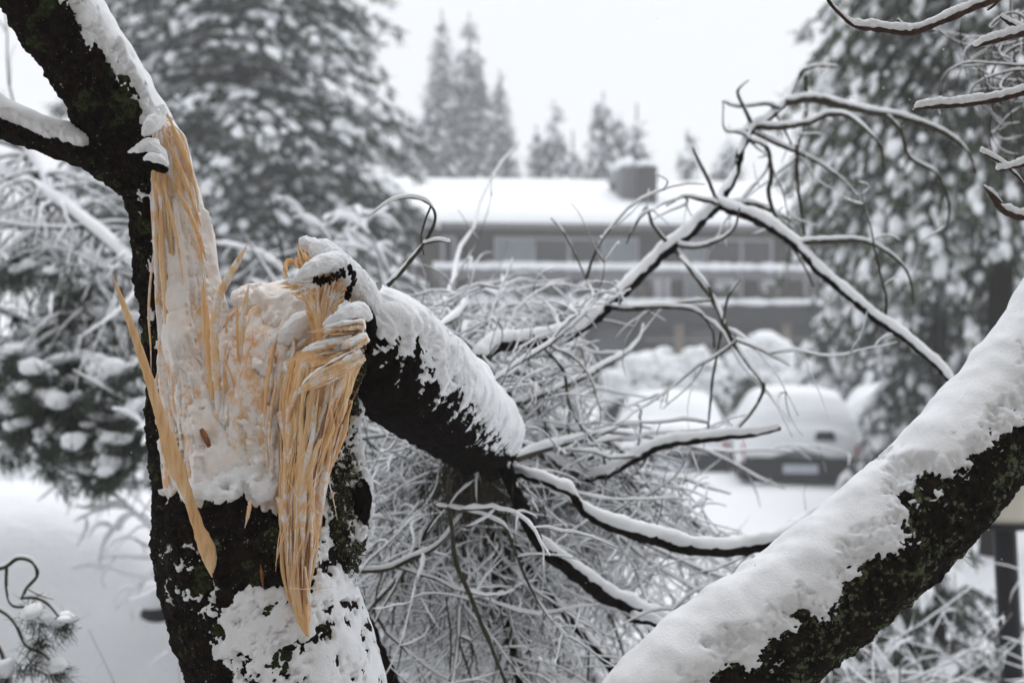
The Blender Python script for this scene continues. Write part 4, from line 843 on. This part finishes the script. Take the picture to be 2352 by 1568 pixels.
# ------------------------------------------------------------------ branches of the fallen crown
B = [
 [(1095, 828, 2.9, 17), (1140, 795, 2.95, 17), (1200, 785, 3.0, 16), (1290, 775, 3.05, 15), (1350, 740, 3.1, 15), (1410, 690, 3.15, 15), (1480, 622, 3.2, 14), (1550, 560, 3.25, 14), (1610, 507, 3.3, 13), (1650, 465, 3.35, 14), (1685, 405, 3.4, 10), (1710, 330, 3.45, 9), (1728, 295, 3.5, 10), (1760, 275, 3.5, 8), (1800, 238, 3.55, 8), (1830, 185, 3.6, 5), (1848, 158, 3.6, 4)],
 [(1650, 470, 3.35, 10), (1700, 487, 3.3, 11), (1760, 515, 3.25, 12), (1820, 560, 3.2, 11), (1870, 610, 3.15, 11), (1930, 665, 3.1, 11), (2000, 722, 3.05, 11), (2070, 768, 3.0, 10), (2130, 815, 2.95, 9), (2190, 882, 2.9, 9), (2260, 990, 2.85, 8)],
 [(1800, 236, 3.55, 8), (1860, 230, 3.5, 9), (1920, 238, 3.5, 9), (1990, 255, 3.45, 8), (2060, 265, 3.4, 7), (2130, 288, 3.4, 6), (2190, 318, 3.4, 5), (2225, 350, 3.4, 3), (2242, 400, 3.4, 2)],
 [(1738, 292, 3.5, 7), (1800, 290, 3.45, 7), (1850, 284, 3.4, 6), (1900, 265, 3.4, 6), (1950, 268, 3.35, 5), (2000, 307, 3.3, 3.5), (2025, 345, 3.3, 3), (2030, 395, 3.3, 2)],
 [(1724, 302, 3.5, 5), (1790, 335, 3.5, 5), (1850, 360, 3.5, 4), (1900, 388, 3.5, 3), (1940, 420, 3.5, 2.5), (1970, 452, 3.5, 2)],
 [(1650, 470, 3.35, 6), (1720, 468, 3.4, 6), (1770, 482, 3.45, 5), (1815, 505, 3.5, 3)],
 [(1548, 563, 3.25, 5), (1600, 568, 3.2, 5), (1650, 553, 3.15, 4), (1685, 525, 3.1, 3), (1697, 480, 3.1, 2)],
 [(1550, 568, 3.25, 7), (1590, 622, 3.2, 6), (1640, 692, 3.15, 7), (1665, 750, 3.1, 6), (1690, 795, 3.1, 6), (1720, 840, 3.05, 5), (1752, 882, 3.0, 5), (1745, 915, 3.0, 4), (1715, 960, 3.0, 4), (1678, 994, 3.0, 4), (1620, 1008, 3.0, 3)],
 [(1115, 890, 2.75, 5), (1200, 828, 2.8, 5), (1262, 790, 2.85, 5), (1310, 745, 2.9, 4), (1360, 687, 2.95, 3), (1345, 640, 3.0, 2), (1300, 540, 3.0, 2), (1265, 500, 3.0, 1.5)],
 [(1165, 935, 3.0, 8), (1250, 905, 3.1, 8), (1330, 872, 3.2, 7), (1400, 832, 3.3, 6), (1460, 792, 3.4, 4), (1478, 745, 3.45, 3)],
 [(1390, 706, 3.15, 6), (1440, 710, 3.1, 6), (1530, 706, 3.1, 5), (1600, 712, 3.1, 4), (1635, 755, 3.1, 3), (1640, 800, 3.1, 2.5)],
 [(1240, 1130, 3.1, 9), (1380, 1092, 3.0, 10), (1440, 1062, 3.0, 11), (1520, 1022, 3.0, 11), (1600, 1006, 3.0, 10), (1700, 1002, 3.0, 8), (1790, 982, 3.0, 6)],
 [(1150, 1075, 2.8, 8), (1196, 1092, 2.65, 9), (1300, 1126, 2.55, 10), (1345, 1175, 2.55, 12), (1435, 1220, 2.55, 14), (1520, 1243, 2.6, 15), (1606, 1258, 2.6, 15), (1700, 1262, 2.65, 15), (1790, 1243, 2.65, 15), (1850, 1207, 2.7, 15), (1930, 1155, 2.7, 14), (2040, 1080, 2.75, 12), (2200, 980, 2.8, 10)],
 [(1130, 1040, 2.65, 20), (1160, 1075, 2.62, 18), (1183, 1141, 2.6, 16), (1223, 1218, 2.6, 16), (1277, 1285, 2.6, 17), (1367, 1353, 2.65, 17), (1440, 1395, 2.7, 15), (1520, 1428, 2.75, 13), (1640, 1475, 2.8, 11), (1800, 1560, 2.9, 9)],
 [(1115, 1100, 2.9, 8), (1146, 1186, 2.9, 9), (1200, 1281, 2.9, 10), (1255, 1357, 2.9, 10), (1345, 1461, 2.9, 10), (1395, 1525, 2.9, 9), (1440, 1620, 2.9, 8)],
 [(1035, 1090, 2.5, 5), (1029, 1154, 2.5, 5), (1038, 1222, 2.5, 5), (1047, 1290, 2.5, 5.5), (1083, 1371, 2.5, 5), (1119, 1465, 2.5, 5), (1155, 1547, 2.5, 4), (1175, 1620, 2.5, 3)],
 [(800, 1340, 2.45, 20), (822, 1420, 2.45, 26), (850, 1470, 2.45, 24), (890, 1540, 2.45, 22), (930, 1640, 2.45, 22)],
 [(1095, 1070, 2.8, 11), (1120, 1130, 2.8, 8), (1128, 1222, 2.85, 7), (1155, 1400, 2.9, 9), (1187, 1540, 2.9, 10), (1200, 1640, 2.9, 9)],
 [(780, 1320, 2.6, 5), (813, 1313, 2.6, 6), (885, 1307, 2.6, 6), (952, 1280, 2.6, 6), (1006, 1249, 2.6, 5), (1060, 1180, 2.65, 4)],
 [(892, 656, 2.2, 5), (930, 612, 2.2, 5), (972, 560, 2.2, 4), (1000, 505, 2.2, 3.5), (990, 468, 2.2, 3), (950, 452, 2.2, 3), (900, 460, 2.2, 2), (845, 496, 2.2, 1.5)],
 [(992, 470, 2.2, 2.5), (978, 505, 2.2, 2.5), (968, 545, 2.2, 2), (975, 585, 2.2, 1.5)],
 [(972, 560, 2.2, 3), (1005, 552, 2.2, 3), (1035, 556, 2.2, 1.5)],
 [(1180, 590, 3.2, 2), (1130, 720, 3.1, 3), (1110, 850, 3.0, 4)],
 [(1225, 770, 3.0, 4), (1290, 850, 3.0, 4), (1310, 930, 3.0, 3.5), (1350, 1000, 3.0, 3), (1440, 1100, 3.0, 2)],
 [(1720, 320, 3.45, 5), (1760, 340, 3.4, 5), (1770, 400, 3.4, 5), (1765, 450, 3.4, 5), (1790, 520, 3.4, 4), (1830, 580, 3.4, 3), (1870, 660, 3.4, 2)],
 [(1850, 175, 3.6, 5), (1850, 260, 3.55, 5), (1832, 340, 3.5, 5), (1835, 440, 3.5, 4), (1850, 540, 3.5, 3)],
 [(1590, 340, 3.2, 2.5), (1615, 390, 3.25, 4), (1645, 462, 3.3, 5)],
 [(1440, 560, 3.2, 2), (1480, 480, 3.2, 3), (1500, 515, 3.2, 4), (1530, 555, 3.2, 5)],
 [(1530, 475, 3.2, 2), (1570, 452, 3.2, 3), (1620, 460, 3.25, 5), (1645, 470, 3.3, 5)],
 [(1820, 560, 3.2, 5), (1880, 555, 3.15, 6), (1960, 552, 3.1, 5), (2020, 570, 3.1, 4), (2080, 620, 3.1, 3), (2100, 700, 3.1, 2)],
 [(1660, 235, 3.4, 2), (1700, 245, 3.45, 3), (1760, 240, 3.5, 4), (1790, 250, 3.5, 4)],
 [(1720, 185, 3.4, 1.5), (1695, 210, 3.4, 3), (1710, 250, 3.45, 4), (1728, 290, 3.5, 5)],
 [(1848, 160, 3.6, 4), (1880, 152, 3.6, 3), (1925, 155, 3.6, 2)],
 [(1660, 238, 3.4, 1.5), (1665, 300, 3.4, 2), (1715, 300, 3.45, 4)],
 [(2040, 265, 3.4, 4), (2070, 300, 3.4, 4), (2090, 360, 3.4, 4), (2150, 400, 3.4, 3), (2180, 470, 3.4, 3), (2170, 520, 3.4, 2), (2120, 550, 3.4, 1.5)],
 [(1560, 590, 3.2, 3), (1620, 650, 3.1, 3), (1640, 700, 3.1, 4)],
 [(1700, 640, 3.1, 2), (1670, 690, 3.1, 3), (1650, 800, 3.1, 3), (1635, 880, 3.1, 3), (1625, 1000, 3.1, 2)],
 [(1815, 840, 3.0, 1.5), (1740, 800, 3.0, 3), (1690, 780, 3.05, 4)],
 [(1450, 1420, 2.7, 9), (1520, 1440, 2.6, 8), (1600, 1530, 2.5, 7)],
 [(1000, 1160, 2.5, 3), (1080, 1175, 2.5, 4), (1150, 1200, 2.5, 4), (1180, 1240, 2.5, 3)],
]
MAINPTS = []
for k, b in enumerate(B):
    q = spline(np.array([[*P(*p[:3]), px2m(p[3], p[2])] for p in b]), max(24, 10 * len(b))); n = len(q)
    big = b[len(b) // 2][3] > 7
    jit = fbm(q[:, :3], 14, 2, 100 + k)[:, None] * .006 * (1 if big else .6); q[:, :3] += np.hstack([jit, jit * .3, np.roll(jit, 5, 0)])
    _, a, c = frames(q[:, :3]); r = q[:, 3:4]; G_ = Grid(q[:, :3], a * r, c * r, 14 if big else 8); G_.push(fbm(G_.V, 90, 3, k) * r * .35)
    o = G_.mb().build('branch', M['bark_dark' if big else 'twig'], fallen)
    t = nrm(np.gradient(q[:, :3], axis=0)); hzf = np.sqrt(np.clip(1 - t[:, 2:3] ** 2, 0, 1)); cv = np.clip(hzf * 1.35 - .25, .45 if big else .15, 1)
    s = ((r * .84 + .0030) if big else (r * .58 + .0022)) * cv * (1 + .22 * fbm(q[:, :3], 30, 3, 200 + k)[:, None]); s[0] *= .3; s[-1] *= .3
    cc_ = q[:, :3] + np.array([0, 0, 1]) * (r * (.48 if big else .6) + s * .5) + np.array([0, -1, 0]) * r * .05
    S_ = Grid(cc_, a * s * 1.05, c * s * 1.05, 12 if big else 8); S_.push(fbm(S_.V, 70, 3, k) * s * .3); so = S_.mb().build('snow', M['snow_twig']); so.parent = o
    MAINPTS.append((q[:, :3], q[:, 3]))
# underside whorl of dead fine twigs
def resamp(q, K):
    i = np.linspace(0, len(q) - 1, K); a = i.astype(int).clip(0, len(q) - 2); f_ = (i - a)[:, None]; return q[a] * (1 - f_) + q[a + 1] * f_
lvl1 = np.array([resamp(q, 12) for q, r in MAINPTS]); r1 = np.array([np.interp(np.linspace(0, 1, 12), np.linspace(0, 1, len(r)), r) for q, r in MAINPTS])
bark_mb, snow_mb = MB(), MB()
def clear(pts, p_keep=.08):
    n, K, _ = pts.shape; x, y = proj(pts.reshape(-1, 3)); x = x.reshape(n, K); y = y.reshape(n, K)
    z = ((x > 960) & (y < 640)) | ((x > 1380) & (y < 1010)) | ((x > 1640) & (y < 1200)) | ((x > 1400) & (y > 560) & (y < 940))
    return (~z.any(1)) | (rng.random(n) < p_keep)
def leftonly(pts, xm=345):
    n, K, _ = pts.shape; x, y = proj(pts.reshape(-1, 3)); x = x.reshape(n, K); y = y.reshape(n, K); return ~((x > xm) | ((y < 340) & (x > 90)) | (y > 1130)).any(1)
def emit(pts, rad, sb=4, ss=5, k=.0035, bm=None, smb=None):
    v, f = batch(pts, rad, sb); (bm or bark_mb).add(v, f); c_, s_ = snow_line(pts, rad, k); v, f = batch(c_, s_, ss); (smb or snow_mb).add(v, f)
# random side limbs radiating from the whorl under the stem
def side_limbs(n, src, tgt_box, Lr, r0, dr):
    p0 = np.array([P(rng.uniform(*src[0]), rng.uniform(*src[1]), rng.uniform(*src[2])) for _ in range(n)])
    tg = np.array([P(rng.uniform(*tgt_box[0]), rng.uniform(*tgt_box[1]), rng.uniform(*tgt_box[2])) for _ in range(n)])
    d = tg - p0; L = np.linalg.norm(d, axis=1) * rng.uniform(.8, 1.1, n); pts = grow(p0, d + [0, 0, dr * .5], L, 12, droop=dr, wob=.09); rad = taper(np.full(n, r0) * rng.uniform(.6, 1.3, n), .0018, 12)
    emit(pts, rad, 5, 6, .0045); return pts
S1 = side_limbs(22, ((1060, 1150), (1040, 1100), (2.6, 3.1)), ((830, 1250), (1500, 1700), (2.6, 4.2)), 1, .0085, .25)
S2 = side_limbs(24, ((1110, 1170), (1000, 1090), (2.7, 3.3)), ((1350, 1800), (1080, 1500), (3.3, 5.0)), 1, .008, .5)
S3 = side_limbs(14, ((950, 1150), (760, 980), (2.6, 3.3)), ((1100, 1380), (680, 1050), (3.4, 5.2)), 1, .007, .4)
S4 = side_limbs(16, ((1050, 1120), (1050, 1110), (2.6, 3.2)), ((780, 950), (1000, 1450), (2.8, 4.2)), 1, .005, .4)
lv = np.concatenate([np.delete(lvl1, [19, 20, 21], 0), S1, S2, S3, S4])
i, p, d, u = onpts(lv, 12, .08, 1.0); n = len(i)
up_ok = proj(p)[1] > 600
nd = nrm(d * .55 + rng.normal(size=(n, 3)) * .75); L = rng.uniform(.10, .42, n) * np.where(up_ok, 1, .75); keep = up_ok | (rng.random(n) < .42); p, nd, L = p[keep], nd[keep], L[keep]
T1 = grow(p, nd, L, 11, droop=.6, wob=.13, curl=1.3); T1 = T1[clear(T1, .13) & ((T1[:, :, 1].min(1) > 2.65) | (rng.random(len(T1)) < .25))]; emit(T1, taper(rng.uniform(.0018, .0036, len(T1)), .0007, 11), 4, 5, .0030)
i, p, d, u = onpts(T1, 6, .15, 1.0); n = len(i)
T2 = grow(p, nrm(d * .6 + rng.normal(size=(n, 3)) * .8), rng.uniform(.04, .17, n), 7, droop=.4, wob=.12, curl=1.0); T2 = T2[clear(T2, .4)]; emit(T2, taper(np.full(len(T2), .0014), .0006, 7), 3, 4, .0020)
stuff(bark_mb.build('twigs', M['twig'], fallen)); stuff(snow_mb.build('twig_snow', M['snow_twig'], fallen))
# dark needle-like dead sprays hanging under the stem
mb = MB(); c_ = np.array([P(rng.normal(1085, 40), rng.uniform(1060, 1140), rng.uniform(2.6, 3.1)) for _ in range(260)])
tufts(mb, c_, np.tile([0, 0, -1.0], (260, 1)), 9, .07, .0012, .55, .3); stuff(mb.build('dead_needles', M['twig'], fallen))

# ------------------------------------------------------------------ leafless snowy shrubs made of real twigs
def twiggy(name, label, cat, base, n1, box_, r0, wob=.1, droop=.6, n2=9, n3=2, k=.006, L2=(.2, .6), group=None, par=None):
    t = par or thing(name, label, cat, base, group); bm, smb = MB(), MB(); b0 = np.array(base, float)
    p0 = b0 + rng.normal(size=(n1, 3)) * [.1, .1, 0] ; tg = np.array([P(rng.uniform(*box_[0]), rng.uniform(*box_[1]), rng.uniform(*box_[2])) for _ in range(n1)])
    L = np.linalg.norm(tg - p0, axis=1); a = grow(p0, tg - p0 + [0, 0, droop * .4] * L[:, None], L * 1.05, 14, droop=droop, wob=wob); a = a[clear(a, .0)]; n1 = len(a); emit(a, taper(np.full(n1, r0), r0 * .25, 14), 5, 6, k, bm, smb)
    i, p, d, u = onpts(a, n2, .25, 1); n = len(i); b = grow(p, nrm(d * .5 + rng.normal(size=(n, 3)) * .7), rng.uniform(*L2, n), 9, droop=.8, wob=.10, curl=.9); b = b[clear(b, 0)]; n = len(b); emit(b, taper(np.full(n, r0 * .35), r0 * .12, 9), 4, 5, k * .8, bm, smb)
    i, p, d, u = onpts(b, n3, .15, 1); n = len(i); c_ = grow(p, nrm(d * .5 + rng.normal(size=(n, 3)) * .8), rng.uniform(L2[0] * .4, L2[1] * .5, n), 6, droop=.7, wob=.12, curl=1.6); c_ = c_[clear(c_, 0)]; n = len(c_); emit(c_, taper(np.full(n, r0 * .16), r0 * .1, 6), 3, 4, k * .65, bm, smb)
    stuff(bm.build('branches', M['twig'], t)); stuff(smb.build('snow', M['snow_twig'], t)); return t, a
q = P(1050, 784, 7.0)
twiggy('snowy_bush', 'tall leafless bush bent under snow behind the fallen stem, before the house', 'bush', (q[0], 7.0, 0), 75, ((770, 1360), (500, 950), (6.2, 8.6)), .013, n2=13, n3=3, k=.010, L2=(.25, .8))
q = P(860, 784, 6.4)
twiggy('snowy_bush', 'arching snow-laden boughs just above the fallen stem, before the left end of the house', 'bush', (q[0], 6.4, 0), 30, ((770, 950), (470, 700), (6.0, 7.0)), .016, n2=10, n3=3, k=.017, L2=(.2, .55), wob=.12)
q = P(1330, 784, 5.2)
twiggy('snowy_bush', 'dense low tangle of snowy twigs filling the ground below the fallen branches', 'bush', (q[0], 5.2, 0), 60, ((850, 1750), (1030, 1600), (4.6, 6.4)), .009, n2=14, n3=3, k=.0075, L2=(.2, .6))
q = P(2060, 784, 4.3)
twiggy('snowy_bush', 'thin snowy bush in the lower right corner beside the garden lamp', 'bush', (q[0], 4.3, 0), 24, ((1880, 2300), (1300, 1600), (3.9, 5.0)), .006, n2=9, n3=2, k=.004, L2=(.15, .45))
q = P(380, 784, 3.6)
twiggy('snowy_bush', 'few pale snowy twigs beside the lower left of the broken trunk', 'bush', (q[0], 3.6, 0), 9, ((300, 440), (1450, 1600), (3.2, 4.0)), .0022, n2=8, n3=2, k=.0012, L2=(.1, .3))

# ------------------------------------------------------------------ pine at the left edge with drooping snowy boughs
lp_ = P(-420, 784, 7.0); pine = thing('snowy_pine', 'snowy pine reaching in from the left edge with drooping dark needle bunches', 'tree', (lp_[0], 7.0, 0))
q = np.array([[lp_[0], 7.0, 0], [lp_[0] + .05, 7.0, 3.0], [lp_[0], 7.05, 6.5]]); Grid(spline(q, 16), np.tile([.17, 0, 0], (16, 1)), np.tile([0, .17, 0], (16, 1)), 12).mb().build('trunk', M['bark_dark'], pine)
LB = [[(-420, 330, 7.0, 16), (0, 405, 6.0, 12), (60, 430, 5.8, 12), (130, 468, 5.6, 12), (200, 520, 5.4, 12), (262, 572, 5.3, 10), (345, 655, 5.2, 8)],
      [(-400, 200, 7.0, 14), (20, 330, 6.0, 9), (62, 350, 5.9, 9), (98, 405, 5.8, 8), (118, 455, 5.7, 6)],
      [(-400, 900, 7.0, 18), (0, 832, 6.2, 14), (60, 783, 6.0, 14), (130, 748, 5.8, 13), (220, 735, 5.6, 12), (335, 742, 5.4, 9)],
      [(-400, 560, 7.0, 14), (0, 480, 6.4, 9), (90, 520, 6.2, 9), (150, 580, 6.0, 9), (195, 640, 5.9, 8), (215, 700, 5.8, 7)],
      [(-400, 760, 7.0, 14), (-50, 640, 6.6, 9), (60, 610, 6.4, 9), (160, 640, 6.2, 8), (260, 680, 6.0, 7)],
      [(-400, 1000, 7.0, 14), (-50, 900, 6.4, 9), (80, 880, 6.1, 9), (180, 900, 6.0, 8), (300, 960, 5.9, 7)]]
for k, b in enumerate(LB):
    q = spline(np.array([[*P(*p[:3]), px2m(p[3], p[2])] for p in b]), 40); _, a, c = frames(q[:, :3]); r = q[:, 3:4] * .8
    o = Grid(q[:, :3], a * r, c * r, 9).mb().build('bough', M['twig'], pine)
    s = (r * .8 + .012) * (1 + .25 * fbm(q[:, :3], 12, 3, 300 + k)[:, None]); s[0] *= .3; s[-1] *= .3
    so = Grid(q[:, :3] + np.array([0, 0, 1]) * (r * .5 + s * .6), a * s, c * s, 9).mb().build('snow', M['snow_twig']); so.parent = o
lvL = np.array([resamp(spline(PS(b), 40), 14) for b in LB])
bm, smb = MB(), MB(); i, p, d, u = onpts(lvL, 36, .35, 1); n = len(i)
a = grow(p, nrm(d * .5 + rng.normal(size=(n, 3)) * .7), rng.uniform(.25, .8, n), 9, droop=.8, wob=.09, curl=1.2); a = a[leftonly(a)]; n = len(a); emit(a, taper(np.full(n, .007), .002, 9), 4, 5, .0055, bm, smb)
i, p, d, u = onpts(a, 3, .2, 1); n = len(i); b = grow(p, nrm(d + rng.normal(size=(n, 3)) * .7), rng.uniform(.1, .3, n), 6, droop=.8, wob=.12); b = b[leftonly(b)]; n = len(b); emit(b, taper(np.full(n, .0025), .0012, 6), 3, 4, .004, bm, smb)
stuff(bm.build('twigs', M['twig'], pine)); stuff(smb.build('twig_snow', M['snow_twig'], pine))
# needle bunches with snow pads
def bunches(par, pts, s, nn, snow=.8, wd=.003, nm='needle'):
    n = len(pts); mb = MB(); tufts(mb, pts, np.tile([0, 0, -.6], (n, 1)) + rng.normal(size=(n, 3)) * .4, nn, s, wd, .8, .2); stuff(mb.build('needles', M[nm], par))
    k = rng.random(n) < snow; m = k.sum(); sz = s * rng.uniform(.4, .8, (m, 1)) * np.stack([rng.uniform(.8, 1.2, m), rng.uniform(.8, 1.2, m), rng.uniform(.4, .75, m)], -1)
    mb = MB(); blobs(mb, pts[k] + [0, 0, s * .35], sz, rng.uniform(0, 6.3, m), rng.normal(size=m) * .35, IV2, IF2, .16); stuff(mb.build('needle_snow', M['snow_twig'], par))
pts = []
for cx, cy, sx1, sy1, nb in ((90, 960, 75, 70, 60), (200, 930, 85, 70, 80), (250, 1010, 55, 55, 50), (110, 870, 80, 50, 50), (290, 900, 45, 80, 45), (230, 1070, 35, 30, 14), (60, 620, 60, 60, 8), (180, 650, 80, 50, 10), (80, 800, 80, 40, 14)):
    for _ in range(nb): pts.append(P(np.clip(rng.normal(cx, sx1 * .6), -200, 345), rng.normal(cy, sy1 * .6), rng.uniform(5.2, 6.6)))
bunches(pine, np.array(pts + [q_ + rng.normal(size=3) * .06 for q_ in pts]), .07, 60, .62)
# small pine sprig in the lower left corner
spr = thing('pine_sprig', 'curled snowy pine sprig with needle tufts in the lower left corner', 'branch', P(-60, 1620, 2.7))
SP = [[(-80, 1300, 2.7, 5), (0, 1305, 2.7, 5), (40, 1282, 2.7, 5), (75, 1290, 2.7, 5), (85, 1320, 2.7, 4.5), (60, 1350, 2.7, 4.5), (50, 1375, 2.7, 4)],
      [(50, 1372, 2.7, 4), (80, 1372, 2.7, 4.5), (110, 1385, 2.7, 4.5), (140, 1420, 2.7, 4)],
      [(-60, 1380, 2.7, 5), (0, 1400, 2.7, 5), (35, 1430, 2.7, 5), (60, 1480, 2.7, 5), (100, 1500, 2.7, 4.5), (130, 1530, 2.7, 4)],
      [(15, 1300, 2.7, 4), (15, 1350, 2.7, 4), (30, 1390, 2.7, 4), (85, 1400, 2.7, 3), (88, 1480, 2.7, 3)],
      [(-40, 1430, 2.7, 6), (5, 1500, 2.7, 6), (20, 1600, 2.7, 6)], [(60, 1350, 2.7, 2), (90, 1365, 2.7, 2), (122, 1375, 2.7, 1.2)]]
for b in SP:
    q = spline(np.array([[*P(*p[:3]), px2m(p[3], p[2])] for p in b]), 26); _, a, c = frames(q[:, :3]); r = q[:, 3:4]; o = Grid(q[:, :3], a * r, c * r, 8).mb().build('twig', M['twig'], spr)
    r = r * .75; s = r * .8 + .001; s[0] *= .3; s[-1] *= .3; so = Grid(q[:, :3] + np.array([0, 0, 1]) * (r * .6 + s * .5), a * s, c * s, 8).mb().build('snow', M['snow_twig']); so.parent = o
pts = np.array([P(rng.normal(x_, 9), rng.normal(y_, 8), 2.7 + rng.normal() * .02) for x_, y_ in ((148, 1445), (87, 1405), (92, 1478), (68, 1525), (125, 1545), (10, 1545)) for _ in range(3)])
bunches(spr, pts, .034, 50, .5, .0009)

# ------------------------------------------------------------------ leaning limb lower right
lean = thing('leaning_tree', 'thick lichen-covered leaning trunk with deep snow along its top, lower right', 'tree', (P(1530, 784, 1.78)[0], 1.78, 0))
tl = [(1540, 5600, 1.78, 170), (1520, 3400, 1.78, 160), (1488, 2100, 1.78, 150), (1490, 1790, 1.78, 142), (1540, 1665, 1.78, 138), (1620, 1580, 1.79, 136), (1715, 1505, 1.8, 134), (1800, 1445, 1.81, 133), (1985, 1300, 1.83, 130), (2170, 1125, 1.86, 122), (2310, 965, 1.9, 112), (2430, 790, 1.94, 106), (2620, 480, 2.0, 98), (2760, 120, 2.05, 90)]
g = htube(PS(tl), [px2m(p[3], p[2]) for p in tl], 260, .0027); Q = g.V.copy()
g.push(fbm(Q, 95, 4, 15) * .0075, fbm(Q, 26, 2, 14) * .007); g.mb().build('trunk', M['bark_lichen'], lean)
x, y = proj(g.V); n1 = fbm(Q, 34, 5, 17, .62); n2 = fbm(Q, 9, 2, 18)
pd = nrm(np.array([-.60, -.02, .80])); wv = g.N @ pd; n1 = n1 + fbm(Q, 170, 4, 16, .75) * (.25 + 1.2 * sm(.25, -.15, wv) * sm(-.85, -.35, wv)); c = (wv - .27) * 1.15 + n1 * .62 + n2 * .25
c -= .55 * sm(110, 20, np.hypot(x - 2085, (y - 1110) * 1.3)); c += .9 * sm(1560, 1480, x)
g.snow(c, .001 + np.clip(.006 + (wv + .1) * .016, .003, .022) * sm(0, .5, c) + fbm(Q, 26, 3, 19) * .0035, M['snow_near'], lean)

# ------------------------------------------------------------------ overhanging twigs upper right
def overhang(label, lines, d):
    e = lines[0][-1]; t = thing('overhanging_branch', label, 'branch', P(e[0], e[1], d), 'bare snowy branches reaching in from the right edge')
    for ln in lines:
        q = spline(np.array([[*P(p[0], p[1], d), px2m(p[2], d)] for p in ln]), 24 * len(ln)); n = len(q); _, a, c = frames(q[:, :3]); r = q[:, 3:4]
        G_ = Grid(q[:, :3], a * r, c * r, 12); G_.push(fbm(G_.V, 150, 3, 7) * r * .45); o = G_.mb().build('branch', M['twig_brown'], t)
        tt = nrm(np.gradient(q[:, :3], axis=0)); cv = np.clip(np.sqrt(1 - tt[:, 2:3] ** 2) * 1.6 - .7, .06, 1)
        s = (r * .55 + .0042) * cv * (1 + .3 * fbm(q[:, :3], 60, 3, 8)[:, None]); s[0] *= .3; s[-1] *= .3
        S_ = Grid(q[:, :3] + np.array([0, 0, 1]) * (r * .8 + s * .75), a * s * 1.05, c * s * .8, 16); S_.push(fbm(S_.V, 160, 3, 9) * s * .5); so = S_.mb().build('snow', M['snow_near']); so.parent = o
overhang('long bare snowy branch crossing the top right corner', [[(1885, -40, 3), (1905, 5, 3.5), (1935, 38, 4), (1968, 62, 5), (2020, 68, 6), (2088, 76, 7), (2150, 56, 7), (2220, 26, 8), (2300, -8, 8), (2460, -70, 9)], [(2061, 46, 2), (2072, 58, 4), (2086, 76, 4)], [(2268, 24, 2), (2285, 10, 4), (2295, -5, 4)]], 1.9)
overhang('short snowy branch end just below the top right corner', [[(2238, 110, 3), (2262, 100, 5), (2300, 90, 6), (2360, 74, 7), (2480, 45, 8)], [(2297, 38, 2), (2325, 58, 5), (2358, 76, 5)]], 1.9)
overhang('single snowy branch at the right edge pointing left at the large conifer', [[(2098, 258, 3), (2108, 250, 4), (2150, 245, 5), (2220, 240, 5.5), (2290, 230, 6), (2360, 212, 7), (2480, 190, 8)], [(2098, 234, 1), (2104, 246, 3), (2110, 250, 3)]], 1.95)
overhang('thin forked twig at the right edge above the hooked one', [[(2250, 348, 2), (2285, 366, 3), (2318, 388, 3), (2345, 415, 3), (2380, 470, 3)], [(2288, 392, 2), (2325, 386, 4), (2365, 375, 5), (2470, 350, 6)]], 2.0)
overhang('hooked split twig at the right edge with a pad of snow', [[(2260, 428, 2), (2280, 452, 5), (2300, 480, 7), (2325, 494, 7), (2360, 500, 7), (2470, 505, 7)], [(2268, 436, 2), (2290, 455, 3), (2312, 484, 4)]], 2.0)
# tangle of thin curled twigs at the upper right
q = P(2420, 150, 2.9); tg = thing('curly_twigs', 'tangle of thin curled brown twigs at the upper right edge', 'branch', q)
bm, smb = MB(), MB(); p0 = np.array([P(rng.uniform(2330, 2420), rng.uniform(20, 260), 2.9 + rng.normal() * .1) for _ in range(26)])
a = grow(p0, np.tile([-1.0, 0, 0], (26, 1)) + rng.normal(size=(26, 3)) * .6, rng.uniform(.12, .28, 26), 16, droop=.5, wob=.07, curl=3.4); emit(a, taper(np.full(26, .0022), .001, 16), 5, 5, .001, bm, smb)
i, p, d, u = onpts(a, 2, .2, 1); b = grow(p, nrm(d + rng.normal(size=(len(i), 3)) * .6), rng.uniform(.05, .14, len(i)), 10, wob=.08, curl=2.5); emit(b, taper(np.full(len(i), .0012), .0007, 10), 4, 4, .0008, bm, smb)
stuff(bm.build('twigs', M['twig_brown'], tg)); stuff(smb.build('snow', M['snow_twig'], tg))

# ------------------------------------------------------------------ falling flakes
mb = MB(); n = 260; C = np.array([P(rng.uniform(-100, 2450), rng.uniform(-100, 1650), rng.uniform(1.1, 6)) for _ in range(n)])
sz = rng.uniform(.0006, .0012, (n, 1)) * np.ones((n, 3)); blobs(mb, C, sz, rng.uniform(0, 6, n), rng.uniform(0, 1, n), IV, IF, .3)
o = stuff(mb.build('falling_snow', M['snow_near'])); o['label'] = 'fine snowflakes drifting through the air'; o['category'] = 'snowflakes'
